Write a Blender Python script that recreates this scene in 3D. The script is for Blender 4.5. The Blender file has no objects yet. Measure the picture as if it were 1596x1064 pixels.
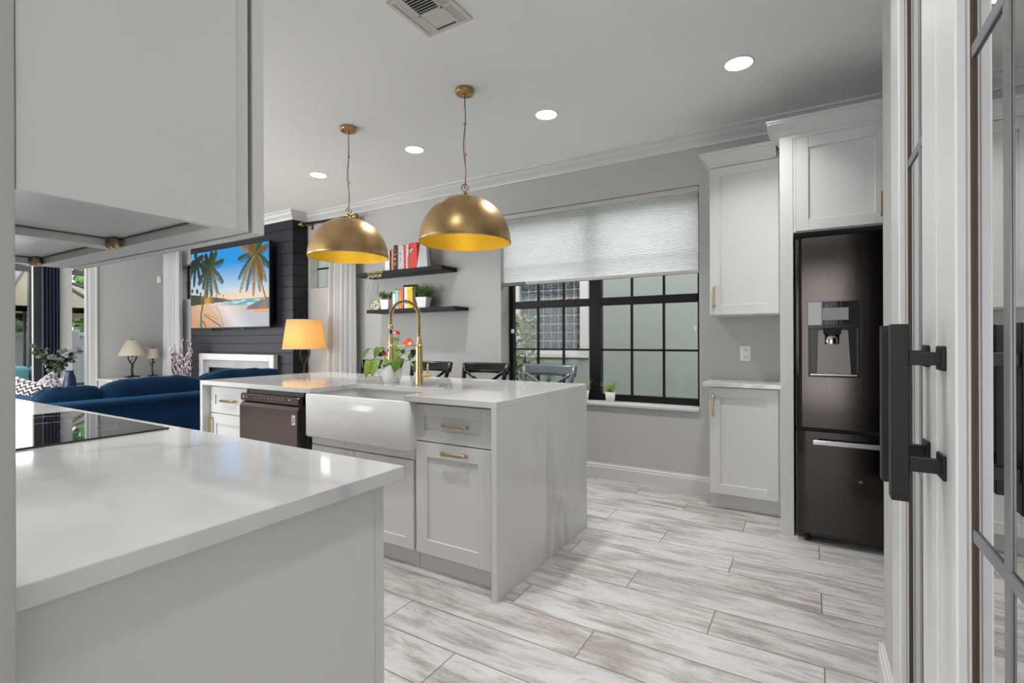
import bpy, bmesh, math, random
from math import sin, cos, pi, radians, atan2, sqrt
from mathutils import Vector, Matrix, Euler, noise

random.seed(7)
sc = bpy.context.scene
col = sc.collection

# ------------------------------------------------------------------ camera, world, exposure
cam_d = bpy.data.cameras.new('camera')
cam = bpy.data.objects.new('camera', cam_d)
col.objects.link(cam)
sc.camera = cam
cam_d.sensor_width = 36.0
cam_d.lens = 771.6 / 1596 * 36.0
cam_d.shift_y = -3.3 / 1596
cam_d.clip_start = 0.02
cam.matrix_world = (Matrix.Translation((0, 0, 1.20)) @ Matrix.Rotation(radians(31.0), 4, 'Z')
                    @ Matrix.Rotation(radians(90), 4, 'X') @ Matrix.Rotation(-6 / 1747, 4, 'Z'))

sc.view_settings.view_transform = 'Standard'
sc.view_settings.look = 'None'
sc.view_settings.gamma = 1.0
sc.view_settings.exposure = 0.27
sc.view_settings.use_curve_mapping = False

world = bpy.data.worlds.new('daylight')
sc.world = world
world.use_nodes = True
wn = world.node_tree
bg = wn.nodes['Background']
bg.inputs['Color'].default_value = (0.97, 0.975, 1.0, 1)
bg.inputs['Strength'].default_value = 2.95

CEIL = 2.785


def area_light(name, loc, rot, sx, sy, power, color=(1, 1, 1), shape='RECTANGLE', spread=180):
    d = bpy.data.lights.new(name, 'AREA')
    d.shape = shape
    d.size = sx
    d.size_y = sy
    d.energy = power
    d.color = color
    d.spread = radians(spread)
    o = bpy.data.objects.new(name, d)
    o.location = loc
    o.rotation_euler = rot
    col.objects.link(o)
    return o


# daylight of the end wall slider; the three rear area lights are added fill
area_light('living_rear_fill', (-5.2, -2.95, 1.25), (radians(99), 0, 0), 5.0, 2.2, 120, (1.0, 0.995, 0.985))
area_light('slider_daylight', (-9.35, 1.4, 1.2), (0, radians(-90), 0), 2.2, 2.4, 75, (1.0, 0.995, 0.99))
area_light('kitchen_rear_fill', (-1.65, -2.95, 1.25), (radians(112), 0, 0), 1.4, 2.2, 26, (1.0, 0.995, 0.985))
area_light('behind_camera_fill', (-0.27, -2.95, 1.25), (radians(112), 0, 0), 0.9, 2.1, 9, (1.0, 0.99, 0.97))

# ------------------------------------------------------------------ materials
MAT = {}


def newmat(name, color=(0.8, 0.8, 0.8), rough=0.5, metal=0.0, spec=0.5, **kw):
    m = bpy.data.materials.new(name)
    m.use_nodes = True
    b = m.node_tree.nodes['Principled BSDF']
    b.inputs['Base Color'].default_value = (*color, 1)
    b.inputs['Roughness'].default_value = rough
    b.inputs['Metallic'].default_value = metal
    b.inputs['Specular IOR Level'].default_value = spec
    for k, v in kw.items():
        b.inputs[k.replace('_', ' ')].default_value = v
    MAT[name] = m
    return m


class N:
    """small node tree helper"""
    def __init__(s, m):
        s.t = m.node_tree
        s.b = s.t.nodes.get('Principled BSDF')

    def node(s, typ, **kw):
        n = s.t.nodes.new(typ)
        for k, v in kw.items():
            setattr(n, k, v)
        return n

    def link(s, a, b):
        s.t.links.new(a, b)

    def val(s, x, sock):
        if isinstance(x, (int, float)):
            sock.default_value = x
        elif isinstance(x, (tuple, list)):
            sock.default_value = x
        else:
            s.link(x, sock)

    def math(s, op, a, b=None, c=None):
        n = s.node('ShaderNodeMath', operation=op)
        s.val(a, n.inputs[0])
        if b is not None:
            s.val(b, n.inputs[1])
        if c is not None:
            s.val(c, n.inputs[2])
        return n.outputs[0]

    def coord(s, kind='Object'):
        return s.node('ShaderNodeTexCoord').outputs[kind]

    def pos(s):
        return s.node('ShaderNodeNewGeometry').outputs['Position']

    def sep(s, v):
        n = s.node('ShaderNodeSeparateXYZ')
        s.link(v, n.inputs[0])
        return n.outputs

    def comb(s, x, y, z):
        n = s.node('ShaderNodeCombineXYZ')
        s.val(x, n.inputs[0]); s.val(y, n.inputs[1]); s.val(z, n.inputs[2])
        return n.outputs[0]

    def mapping(s, v, scale=(1, 1, 1), rot=(0, 0, 0), loc=(0, 0, 0)):
        n = s.node('ShaderNodeMapping')
        s.link(v, n.inputs[0])
        n.inputs['Scale'].default_value = scale
        n.inputs['Rotation'].default_value = rot
        n.inputs['Location'].default_value = loc
        return n.outputs[0]

    def noise(s, v, scale, detail=3, rough=0.5, dist=0.0, out='Fac'):
        n = s.node('ShaderNodeTexNoise')
        s.link(v, n.inputs['Vector'])
        n.inputs['Scale'].default_value = scale
        n.inputs['Detail'].default_value = detail
        n.inputs['Roughness'].default_value = rough
        n.inputs['Distortion'].default_value = dist
        return n.outputs[out]

    def ramp(s, f, stops):
        n = s.node('ShaderNodeValToRGB')
        s.val(f, n.inputs[0])
        e = n.color_ramp.elements
        while len(e) > 1:
            e.remove(e[0])
        e[0].position = stops[0][0]; e[0].color = tocol(stops[0][1])
        for p, c in stops[1:]:
            x = e.new(p); x.color = tocol(c)
        return n.outputs[0]

    def mix(s, f, a, b, mode='MIX'):
        n = s.node('ShaderNodeMix', data_type='RGBA', blend_type=mode)
        s.val(f, n.inputs[0])
        s.val(tocol(a) if isinstance(a, (tuple, float)) else a, n.inputs[6])
        s.val(tocol(b) if isinstance(b, (tuple, float)) else b, n.inputs[7])
        return n.outputs[2]

    def bump(s, h, strength=0.2, dist=0.01):
        n = s.node('ShaderNodeBump')
        n.inputs['Strength'].default_value = strength
        n.inputs['Distance'].default_value = dist
        s.link(h, n.inputs['Height'])
        s.link(n.outputs[0], s.b.inputs['Normal'])


def tocol(c):
    if isinstance(c, (int, float)):
        return (c, c, c, 1)
    return (*c, 1) if len(c) == 3 else tuple(c)


def build_materials():
    m = newmat('wall_paint', (0.46, 0.457, 0.45), 0.75)
    n = N(m); n.bump(n.noise(n.pos(), 70, 3, 0.6), 0.22, 0.004)
    m = newmat('ceiling_paint', (0.90, 0.90, 0.895), 0.85)
    n = N(m)
    h = n.noise(n.pos(), 45, 4, 0.65, 0.4)
    h = n.ramp(h, [(0.42, 0.0), (0.62, 1.0)])
    n.bump(h, 0.22, 0.004)
    newmat('trim_paint', (0.60, 0.60, 0.595), 0.35)
    newmat('cabinet_paint', (0.62, 0.62, 0.617), 0.32)
    newmat('cabinet_gap', (0.12, 0.12, 0.12), 0.7)
    newmat('fireclay', (0.72, 0.72, 0.72), 0.12)

    # quartz with soft grey veins
    m = newmat('quartz', (0.8, 0.8, 0.8), 0.07, spec=0.55)
    n = N(m)
    p = n.mapping(n.pos(), (0.8, 1.3, 0.55), (0.3, 0.5, 0.6))
    warp = n.noise(p, 1.3, 4, 0.55, 0.6, 'Color')
    wv = n.node('ShaderNodeVectorMath', operation='MULTIPLY_ADD')
    n.link(warp, wv.inputs[0]); wv.inputs[1].default_value = (1.1, 1.1, 1.1); n.link(p, wv.inputs[2])
    v = n.noise(wv.outputs[0], 0.6, 2, 0.35)
    v = n.math('ABSOLUTE', n.math('SUBTRACT', v, 0.5))
    vein = n.ramp(v, [(0.0, 1.0), (0.012, 0.45), (0.045, 0.0)])
    brk = n.ramp(n.noise(n.pos(), 1.6, 3), [(0.38, 0.0), (0.55, 1.0)])
    f = n.math('MULTIPLY', vein, brk)
    cloud = n.noise(wv.outputs[0], 1.6, 4)
    base = n.ramp(cloud, [(0.3, (0.67, 0.67, 0.668)), (0.7, (0.61, 0.61, 0.61))])
    c = n.mix(n.math('MULTIPLY', f, 0.62), base, (0.40, 0.40, 0.41))
    n.link(c, n.b.inputs['Base Color'])

    # wood look tile planks
    m = newmat('plank_tile', (0.6, 0.58, 0.56), 0.38, spec=0.4)
    n = N(m)
    X, Y, Z = n.sep(n.pos())
    row = n.math('DIVIDE', n.math('SUBTRACT', Y, 1.512), 0.2062)
    ri = n.math('FLOOR', row)
    rf = n.math('FRACT', row)
    r3 = n.math('FLOORED_MODULO', ri, 3.0)
    px = n.math('DIVIDE', n.math('ADD', n.math('ADD', X, 0.36), n.math('MULTIPLY', r3, 0.4033)), 1.21)
    pi_ = n.math('FLOOR', px)
    pf = n.math('FRACT', px)
    # grout
    gy = n.math('MINIMUM', rf, n.math('SUBTRACT', 1.0, rf))
    gx = n.math('MINIMUM', pf, n.math('SUBTRACT', 1.0, pf))
    g1 = n.math('LESS_THAN', gy, 0.011)
    g2 = n.math('LESS_THAN', gx, 0.0018)
    grout = n.math('MAXIMUM', g1, g2)
    wnz = n.node('ShaderNodeTexWhiteNoise', noise_dimensions='2D')
    n.link(n.comb(ri, pi_, 0), wnz.inputs['Vector'])
    rnd = wnz.outputs['Value']
    rs = n.sep(wnz.outputs['Color'])
    off = n.comb(n.math('MULTIPLY', rs[0], 13.0), n.math('MULTIPLY', rs[1], 17.0), n.math('MULTIPLY', rs[2], 5.0))
    va = n.node('ShaderNodeVectorMath', operation='ADD')
    n.link(n.pos(), va.inputs[0]); n.link(off, va.inputs[1])
    pv = va.outputs[0]
    grain = n.noise(n.mapping(pv, (1.5, 15, 1)), 1.7, 9, 0.78, 0.35)
    patch = n.noise(n.mapping(pv, (1.1, 4.0, 1)), 1.9, 9, 0.72, 0.6)
    fine = n.noise(n.mapping(pv, (10, 110, 1)), 2.0, 4, 0.75)
    base = n.mix(rnd, (0.575, 0.562, 0.55), (0.39, 0.378, 0.37))
    c1 = n.mix(n.ramp(patch, [(0.42, 0.0), (0.60, 1.0)]), base, (0.575, 0.565, 0.555))
    brownf = n.ramp(n.math('ADD', n.math('MULTIPLY', grain, 0.5), n.math('MULTIPLY', patch, 0.5)), [(0.40, 1.0), (0.52, 0.0)])
    hue = n.mix(n.ramp(rs[1], [(0.3, 0.0), (0.7, 1.0)]), (0.23, 0.22, 0.215), (0.275, 0.22, 0.18))
    c2 = n.mix(n.math('MULTIPLY', brownf, 0.84), c1, hue)
    c3 = n.mix(n.math('MULTIPLY', n.ramp(fine, [(0.35, 1.0), (0.55, 0.0)]), 0.22), c2, (0.27, 0.25, 0.24))
    c4 = n.mix(grout, c3, (0.15, 0.13, 0.115))
    n.link(c4, n.b.inputs['Base Color'])
    rr = n.math('ADD', 0.30, n.math('MULTIPLY', patch, 0.2))
    n.link(rr, n.b.inputs['Roughness'])
    hh = n.math('SUBTRACT', n.math('MULTIPLY', grain, 0.12), grout)
    n.bump(hh, 0.25, 0.003)

    # brass
    m = newmat('brushed_brass', (0.60, 0.42, 0.20), 0.30, 1.0)
    n = N(m)
    o = n.coord()
    st = n.noise(n.mapping(o, (3, 3, 160)), 3.0, 3, 0.6)
    blot = n.noise(o, 9, 3)
    c = n.mix(n.ramp(blot, [(0.35, 0.0), (0.7, 1.0)]), (0.55, 0.38, 0.19), (0.42, 0.28, 0.13))
    n.link(c, n.b.inputs['Base Color'])
    n.link(n.math('ADD', 0.28, n.math('MULTIPLY', st, 0.16)), n.b.inputs['Roughness'])
    n.bump(st, 0.10, 0.002)
    m = newmat('gold_lining', (0.80, 0.55, 0.05), 0.45, 0.6)
    n = N(m)
    o = n.coord()
    ox, oy, oz = n.sep(o)
    ring = n.math('SINE', n.math('MULTIPLY', oz, 520.0))
    n.bump(ring, 0.35, 0.002)
    newmat('satin_gold', (0.78, 0.58, 0.30), 0.25, 1.0)
    newmat('champagne_bronze', (0.50, 0.38, 0.24), 0.34, 1.0)
    newmat('antique_brass', (0.52, 0.34, 0.13), 0.3, 1.0)
    newmat('dark_cord', (0.06, 0.045, 0.035), 0.7)
    newmat('black_paint', (0.006, 0.006, 0.0065), 0.45, spec=0.25)
    newmat('black_gloss', (0.004, 0.0045, 0.006), 0.2, spec=0.3)
    newmat('haze_grey_gloss', (0.10, 0.125, 0.145), 0.22, spec=0.5)  # black gloss with backlit window haze put into the colour
    newmat('black_glass', (0.012, 0.013, 0.014), 0.03, spec=0.8)
    newmat('matte_black_metal', (0.007, 0.007, 0.0065), 0.42, 0.0, spec=0.25)
    newmat('shiplap_navy', (0.010, 0.011, 0.018), 0.5, spec=0.3)
    newmat('accent_navy', (0.012, 0.012, 0.022), 0.6)
    newmat('shelf_black', (0.009, 0.008, 0.009), 0.5, spec=0.25)
    newmat('brown_gasket', (0.055, 0.030, 0.015), 0.6)
    newmat('mirror_glass', (0.66, 0.66, 0.66), 0.0, 1.0)
    newmat('muntin_grey', (0.20, 0.20, 0.205), 0.35, 0.4)
    newmat('chrome', (0.75, 0.75, 0.76), 0.12, 1.0)
    newmat('steel_grey', (0.42, 0.42, 0.43), 0.28, 1.0)
    newmat('dark_steel', (0.17, 0.155, 0.145), 0.4, 1.0)
    newmat('white_plastic', (0.82, 0.82, 0.81), 0.35)
    newmat('dark_slot', (0.02, 0.02, 0.018), 0.8)
    newmat('vent_paint', (0.66, 0.65, 0.62), 0.5)

    # black stainless
    m = newmat('black_stainless', (0.055, 0.048, 0.044), 0.2, 1.0)
    n = N(m)
    st = n.noise(n.mapping(n.coord(), (400, 400, 1.5)), 1.0, 2, 0.5)
    n.link(n.math('ADD', 0.07, n.math('MULTIPLY', st, 0.12)), n.b.inputs['Roughness'])
    n.b.inputs['Anisotropic'].default_value = 0.5
    m = newmat('dishwasher_steel', (0.10, 0.078, 0.07), 0.2, 1.0)

    # navy velvet
    m = newmat('navy_velvet', (0.004, 0.030, 0.085), 0.75, spec=0.1)
    n = N(m)
    n.b.inputs['Sheen Weight'].default_value = 0.25
    n.b.inputs['Sheen Roughness'].default_value = 0.35
    n.b.inputs['Sheen Tint'].default_value = (0.05, 0.30, 0.62, 1)
    f = n.noise(n.coord(), 6, 3)
    n.link(n.mix(f, (0.0008, 0.007, 0.025), (0.002, 0.024, 0.062)), n.b.inputs['Base Color'])
    m = newmat('curtain_white', (0.68, 0.68, 0.68), 0.9)
    n = N(m)
    tr = n.node('ShaderNodeBsdfTranslucent')
    tr.inputs[0].default_value = (0.9, 0.9, 0.9, 1)
    mx = n.node('ShaderNodeMixShader'); mx.inputs[0].default_value = 0.25
    out = n.t.nodes['Material Output']
    n.link(n.b.outputs[0], mx.inputs[1]); n.link(tr.outputs[0], mx.inputs[2]); n.link(mx.outputs[0], out.inputs[0])
    m = newmat('cell_shade', (0.88, 0.89, 0.90), 0.9)
    n = N(m)
    tr = n.node('ShaderNodeBsdfTranslucent')
    tr.inputs[0].default_value = (1.0, 1.0, 1.0, 1)
    mx = n.node('ShaderNodeMixShader'); mx.inputs[0].default_value = 0.95
    out = n.t.nodes['Material Output']
    n.link(n.b.outputs[0], mx.inputs[1]); n.link(tr.outputs[0], mx.inputs[2]); n.link(mx.outputs[0], out.inputs[0])
    newmat('shade_rail', (0.50, 0.49, 0.48), 0.45)
    newmat('shade_rail_dark', (0.10, 0.10, 0.095), 0.45)
    newmat('navy_drape', (0.008, 0.010, 0.030), 0.85)

    # clear window glass
    m = newmat('window_glass', (1, 1, 1), 0.0)
    n = N(m)
    n.t.nodes.remove(n.b)
    tr = n.node('ShaderNodeBsdfTransparent'); tr.inputs[0].default_value = (0.95, 0.97, 0.96, 1)
    gl = n.node('ShaderNodeBsdfGlossy'); gl.inputs['Roughness'].default_value = 0.0
    fr = n.node('ShaderNodeFresnel'); fr.inputs[0].default_value = 1.45
    mx = n.node('ShaderNodeMixShader')
    n.link(n.math('MULTIPLY', fr.outputs[0], 0.28), mx.inputs[0]); n.link(tr.outputs[0], mx.inputs[1]); n.link(gl.outputs[0], mx.inputs[2])
    n.link(mx.outputs[0], n.t.nodes['Material Output'].inputs[0])

    # lamp shades
    def shade(name, colr, tcol, fac, em=0.0):
        m = newmat(name, colr, 0.9)
        n = N(m)
        tr = n.node('ShaderNodeBsdfTranslucent'); tr.inputs[0].default_value = (*tcol, 1)
        mx = n.node('ShaderNodeMixShader'); mx.inputs[0].default_value = fac
        n.link(n.b.outputs[0], mx.inputs[1]); n.link(tr.outputs[0], mx.inputs[2])
        n.link(mx.outputs[0], n.t.nodes['Material Output'].inputs[0])
    shade('lit_shade', (0.72, 0.60, 0.38), (0.95, 0.72, 0.24), 0.55)
    shade('cream_shade', (0.62, 0.57, 0.47), (0.7, 0.62, 0.5), 0.2)
    newmat('branch_iron', (0.022, 0.016, 0.013), 0.5)

    def emis(name, colr, st):
        m = newmat(name, (0, 0, 0))
        b = m.node_tree.nodes['Principled BSDF']
        b.inputs['Emission Color'].default_value = (*colr, 1)
        b.inputs['Emission Strength'].default_value = st
    emis('downlight_lens', (1, 0.99, 0.97), 6.0)
    emis('bulb_glow', (1, 0.80, 0.45), 6.0)

    m = newmat('screen_picture', (0, 0, 0), 0.3, spec=0.15)
    n = N(m)
    at = n.node('ShaderNodeVertexColor'); at.layer_name = 'picture'
    n.link(at.outputs[0], n.b.inputs['Emission Color'])
    n.b.inputs['Emission Strength'].default_value = 0.72

    m = newmat('stone_frame', (0.62, 0.61, 0.60), 0.3)
    m = newmat('stone_slab', (0.30, 0.29, 0.30), 0.35)
    n = N(m)
    n.link(n.ramp(n.noise(n.pos(), 2.2, 5, 0.6, 1.0), [(0.3, (0.24, 0.23, 0.245)), (0.7, (0.40, 0.39, 0.40))]), n.b.inputs['Base Color'])
    newmat('white_ceramic', (0.82, 0.82, 0.83), 0.18)
    newmat('grey_ceramic', (0.66, 0.66, 0.67), 0.35)
    newmat('navy_ceramic', (0.004, 0.022, 0.07), 0.3)
    newmat('soil', (0.06, 0.04, 0.025), 0.95)

    def leafm(name, a, b):
        m = newmat(name, a, 0.45)
        n = N(m)
        f = n.noise(n.coord(), 14, 2)
        n.link(n.mix(n.ramp(f, [(0.35, 0.0), (0.65, 1.0)]), a, b), n.b.inputs['Base Color'])
    leafm('leaf_bright', (0.13, 0.30, 0.025), (0.30, 0.44, 0.06))
    leafm('leaf_mid', (0.07, 0.19, 0.02), (0.15, 0.30, 0.05))
    leafm('leaf_dark', (0.008, 0.025, 0.010), (0.025, 0.055, 0.02))
    leafm('leaf_teal', (0.03, 0.13, 0.11), (0.14, 0.26, 0.2))
    leafm('leaf_grey', (0.05, 0.06, 0.055), (0.09, 0.105, 0.09))
    leafm('leaf_shrub', (0.035, 0.07, 0.012), (0.16, 0.20, 0.06))
    newmat('spathe_red', (0.70, 0.02, 0.03), 0.25)
    newmat('spathe_orange', (0.78, 0.09, 0.03), 0.25)
    newmat('spadix', (0.8, 0.7, 0.5), 0.6)
    newmat('petal_pink', (0.42, 0.31, 0.34), 0.7)
    newmat('petal_white', (0.52, 0.47, 0.49), 0.7)
    newmat('twig', (0.04, 0.025, 0.025), 0.8)
    newmat('gold_frame', (0.55, 0.48, 0.22), 0.4, 0.4)
    m = newmat('photo_print', (0.3, 0.35, 0.4), 0.3)
    n = N(m)
    n.link(n.ramp(n.noise(n.coord(), 30, 2), [(0.4, (0.03, 0.05, 0.09)), (0.5, (0.25, 0.38, 0.5)), (0.6, (0.7, 0.68, 0.6))]), n.b.inputs['Base Color'])

    # zigzag cushion fabric
    def zig(name, scale_x, scale_z, a, b, speck=False):
        m = newmat(name, a, 0.9)
        n = N(m)
        x, y, z = n.sep(n.coord())
        if speck:
            f = n.ramp(n.noise(n.coord(), 60, 2, 0.7), [(0.45, 0.0), (0.55, 1.0)])
        else:
            tri = n.math('ABSOLUTE', n.math('SUBTRACT', n.math('FRACT', n.math('MULTIPLY', x, scale_x)), 0.5))
            s = n.math('FRACT', n.math('ADD', n.math('MULTIPLY', z, scale_z), n.math('MULTIPLY', tri, 1.4)))
            f = n.math('GREATER_THAN', s, 0.5)
        n.link(n.mix(f, a, b), n.b.inputs['Base Color'])
    zig('zigzag_cloth', 21.0, 27.0, (0.62, 0.56, 0.54), (0.035, 0.035, 0.05))
    zig('speckled_cloth', 1, 1, (0.55, 0.53, 0.55), (0.06, 0.06, 0.08), True)
    newmat('sky_blue_cloth', (0.10, 0.25, 0.30), 0.9)
    newmat('canvas_cream', (0.40, 0.355, 0.28), 0.9)
    newmat('frame_charcoal', (0.03, 0.033, 0.037), 0.5)
    newmat('vinyl_fence', (0.33, 0.35, 0.37), 0.5)
    newmat('patio_paver', (0.25, 0.235, 0.22), 0.9)
    newmat('grass_ground', (0.10, 0.14, 0.05), 0.95)
    m = newmat('stucco_green', (0.40, 0.45, 0.40), 0.95)
    n = N(m)
    f = n.noise(n.mapping(n.pos(), (0.6, 1, 1.5)), 2.5, 5, 0.6)
    n.link(n.mix(f, (0.245, 0.262, 0.246), (0.29, 0.305, 0.288)), n.b.inputs['Base Color'])
    n.bump(n.noise(n.pos(), 60, 3), 0.3, 0.01)
    newmat('mortar_white', (0.46, 0.475, 0.49), 0.8)
    newmat('exterior_white', (0.52, 0.50, 0.48), 0.7)
    m = newmat('glass_block', (0.10, 0.115, 0.13), 0.35, spec=0.25)
    n = N(m)
    w = n.noise(n.pos(), 26, 2, 0.5, 1.2)
    n.link(n.ramp(w, [(0.42, (0.018, 0.022, 0.027)), (0.58, (0.10, 0.12, 0.14))]), n.b.inputs['Base Color'])
    n.bump(w, 0.8, 0.02)
    for nm, c in dict(book_white=(0.72, 0.72, 0.70), book_black=(0.015, 0.013, 0.014), book_salmon=(0.70, 0.20, 0.11),
                      book_brown=(0.12, 0.055, 0.04), book_grey=(0.55, 0.55, 0.55), book_red=(0.72, 0.045, 0.035),
                      book_cream=(0.66, 0.60, 0.50), book_teal=(0.10, 0.36, 0.28), book_paleblue=(0.36, 0.52, 0.56),
                      book_orange=(0.75, 0.22, 0.04), book_pink=(0.62, 0.16, 0.14), book_yellow=(0.80, 0.58, 0.01),
                      book_darkbrown=(0.05, 0.03, 0.028), page_paper=(0.70, 0.66, 0.58)).items():
        newmat(nm, c, 0.5)
    newmat('label_white', (0.75, 0.75, 0.75), 0.4)
    newmat('label_black', (0.01, 0.01, 0.01), 0.4)
    newmat('label_grey', (0.30, 0.29, 0.28), 0.4)


build_materials()


# ------------------------------------------------------------------ mesh helpers
class MB:
    """collects shapes into one mesh"""
    def __init__(s):
        s.bm = bmesh.new()
        s.mats = []

    def mi(s, m):
        if m is None:
            return 0
        if m not in s.mats:
            s.mats.append(m)
        return s.mats.index(m)

    def _add(s, tmp, mat, smooth=False):
        idx = s.mi(mat)
        me = bpy.data.meshes.new('t')
        for f in tmp.faces:
            f.material_index = idx
            f.smooth = smooth
        tmp.to_mesh(me)
        tmp.free()
        s.bm.from_mesh(me)
        bpy.data.meshes.remove(me)

    def box(s, x0, x1, y0, y1, z0, z1, bev=0.0, mat=None, seg=1, M=None):
        t = bmesh.new()
        bmesh.ops.create_cube(t, size=1)
        for v in t.verts:
            v.co = Vector(((x0 + x1) / 2 + v.co.x * (x1 - x0), (y0 + y1) / 2 + v.co.y * (y1 - y0), (z0 + z1) / 2 + v.co.z * (z1 - z0)))
        if bev > 0:
            bmesh.ops.bevel(t, geom=list(t.edges), offset=bev, segments=seg, affect='EDGES', profile=0.5)
        if M is not None:
            bmesh.ops.transform(t, matrix=M, verts=t.verts)
        bmesh.ops.recalc_face_normals(t, faces=t.faces)
        s._add(t, mat, seg > 1)
        return s

    def lathe(s, prof, cx=0, cy=0, n=32, mat=None, smooth=True, caps=True, M=None, sy=1.0):
        t = bmesh.new()
        rings = []
        for r, z in prof:
            if r < 1e-5:
                rings.append([t.verts.new((cx, cy, z))])
            else:
                rings.append([t.verts.new((cx + r * cos(2 * pi * i / n), cy + sy * r * sin(2 * pi * i / n), z)) for i in range(n)])
        for a, b in zip(rings, rings[1:]):
            for i in range(n):
                j = (i + 1) % n
                if len(a) == 1 and len(b) == 1:
                    continue
                if len(a) == 1:
                    t.faces.new((a[0], b[i], b[j]))
                elif len(b) == 1:
                    t.faces.new((a[i], a[j], b[0]))
                else:
                    t.faces.new((a[i], a[j], b[j], b[i]))
        if caps:
            for r in (rings[0], rings[-1]):
                if len(r) > 2:
                    t.faces.new(r)
        if M is not None:
            bmesh.ops.transform(t, matrix=M, verts=t.verts)
        bmesh.ops.recalc_face_normals(t, faces=t.faces)
        s._add(t, mat, smooth)
        return s

    def tube(s, pts, r, n=8, mat=None, closed=False, caps=True):
        """r: float or list of radii"""
        pts = [Vector(p) for p in pts]
        k = len(pts)
        rs = [r] * k if isinstance(r, (int, float)) else list(r)
        t = bmesh.new()
        up = Vector((0, 0, 1))
        prev = None
        rings = []
        for i, p in enumerate(pts):
            if closed:
                d = pts[(i + 1) % k] - pts[(i - 1) % k]
            else:
                d = pts[min(i + 1, k - 1)] - pts[max(i - 1, 0)]
            d.normalize()
            if prev is None:
                a = d.cross(up)
                if a.length < 0.05:
                    a = d.cross(Vector((1, 0, 0)))
            else:
                a = prev - d * prev.dot(d)
            a.normalize()
            prev = a
            b = d.cross(a)
            rings.append([t.verts.new(p + (a * cos(2 * pi * j / n) + b * sin(2 * pi * j / n)) * rs[i]) for j in range(n)])
        m = k if closed else k - 1
        for i in range(m):
            A, B = rings[i], rings[(i + 1) % k]
            for j in range(n):
                t.faces.new((A[j], A[(j + 1) % n], B[(j + 1) % n], B[j]))
        if caps and not closed:
            t.faces.new(rings[0]); t.faces.new(rings[-1])
        bmesh.ops.recalc_face_normals(t, faces=t.faces)
        s._add(t, mat, True)
        return s

    def cyl(s, x, y, z0, z1, r, n=24, mat=None, r2=None):
        return s.lathe([(r, z0), (r if r2 is None else r2, z1)], x, y, n, mat, True)

    def ball(s, c, r, mat=None, sc_=(1, 1, 1), sub=2, M=None):
        t = bmesh.new()
        bmesh.ops.create_icosphere(t, subdivisions=sub, radius=r)
        for v in t.verts:
            v.co = Vector((v.co.x * sc_[0], v.co.y * sc_[1], v.co.z * sc_[2]))
        if M is not None:
            bmesh.ops.transform(t, matrix=M, verts=t.verts)
        for v in t.verts:
            v.co += Vector(c)
        s._add(t, mat, True)
        return s

    def prism(s, pts, d0, d1, axis='y', mat=None, bev=0.0):
        """polygon pts (a,b) extruded on axis: x->(y,z), y->(x,z), z->(x,y)"""
        t = bmesh.new()

        def P(a, b, d):
            return {'x': (d, a, b), 'y': (a, d, b), 'z': (a, b, d)}[axis]
        A = [t.verts.new(P(a, b, d0)) for a, b in pts]
        B = [t.verts.new(P(a, b, d1)) for a, b in pts]
        t.faces.new(A); t.faces.new(B)
        k = len(pts)
        for i in range(k):
            t.faces.new((A[i], A[(i + 1) % k], B[(i + 1) % k], B[i]))
        bmesh.ops.recalc_face_normals(t, faces=t.faces)
        if bev > 0:
            bmesh.ops.bevel(t, geom=list(t.edges), offset=bev, segments=1, affect='EDGES')
        s._add(t, mat, False)
        return s

    def grid(s, fn, nu, nv, mat=None, smooth=True, thick=0.0):
        """fn(u,v)->point for u,v in 0..1"""
        t = bmesh.new()
        V = [[t.verts.new(fn(i / nu, j / nv)) for j in range(nv + 1)] for i in range(nu + 1)]
        for i in range(nu):
            for j in range(nv):
                t.faces.new((V[i][j], V[i + 1][j], V[i + 1][j + 1], V[i][j + 1]))
        if thick:
            bmesh.ops.recalc_face_normals(t, faces=t.faces)
            bmesh.ops.solidify(t, geom=list(t.faces), thickness=thick)
        s._add(t, mat, smooth)
        return s

    def leaf(s, base, tip, width, mat=None, normal=Vector((0, 0, 1)), fold=0.15, droop=0.1, heart=False, n=6):
        base = Vector(base); tip = Vector(tip)
        d = tip - base
        L = d.length
        d.normalize()
        nrm = Vector(normal)
        side = d.cross(nrm)
        if side.length < 1e-4:
            side = d.cross(Vector((1, 0, 0)))
        side.normalize()
        up = side.cross(d)
        t = bmesh.new()
        rows = []
        for i in range(n + 1):
            u = i / n
            if heart:
                w = width * 0.5 * (sin(pi * min(1, u * 0.80 + 0.20)) ** 0.75) * (1.15 - 0.25 * u)
            else:
                w = width * 0.5 * (sin(pi * (u * 0.94 + 0.03)) ** 0.8)
            if i == n:
                w = width * 0.01
            c = base + d * (L * u) + up * (-droop * L * (2 * u - 1) ** 2 + droop * L)
            rows.append([t.verts.new(c - side * w + up * fold * w), t.verts.new(c), t.verts.new(c + side * w + up * fold * w)])
        for a, b in zip(rows, rows[1:]):
            t.faces.new((a[0], a[1], b[1], b[0])); t.faces.new((a[1], a[2], b[2], b[1]))
        s._add(t, mat, True)
        return s


BASE = {}


def link(o, parent=None):
    col.objects.link(o)
    if parent is not None:
        o.parent = parent
    return o


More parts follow.
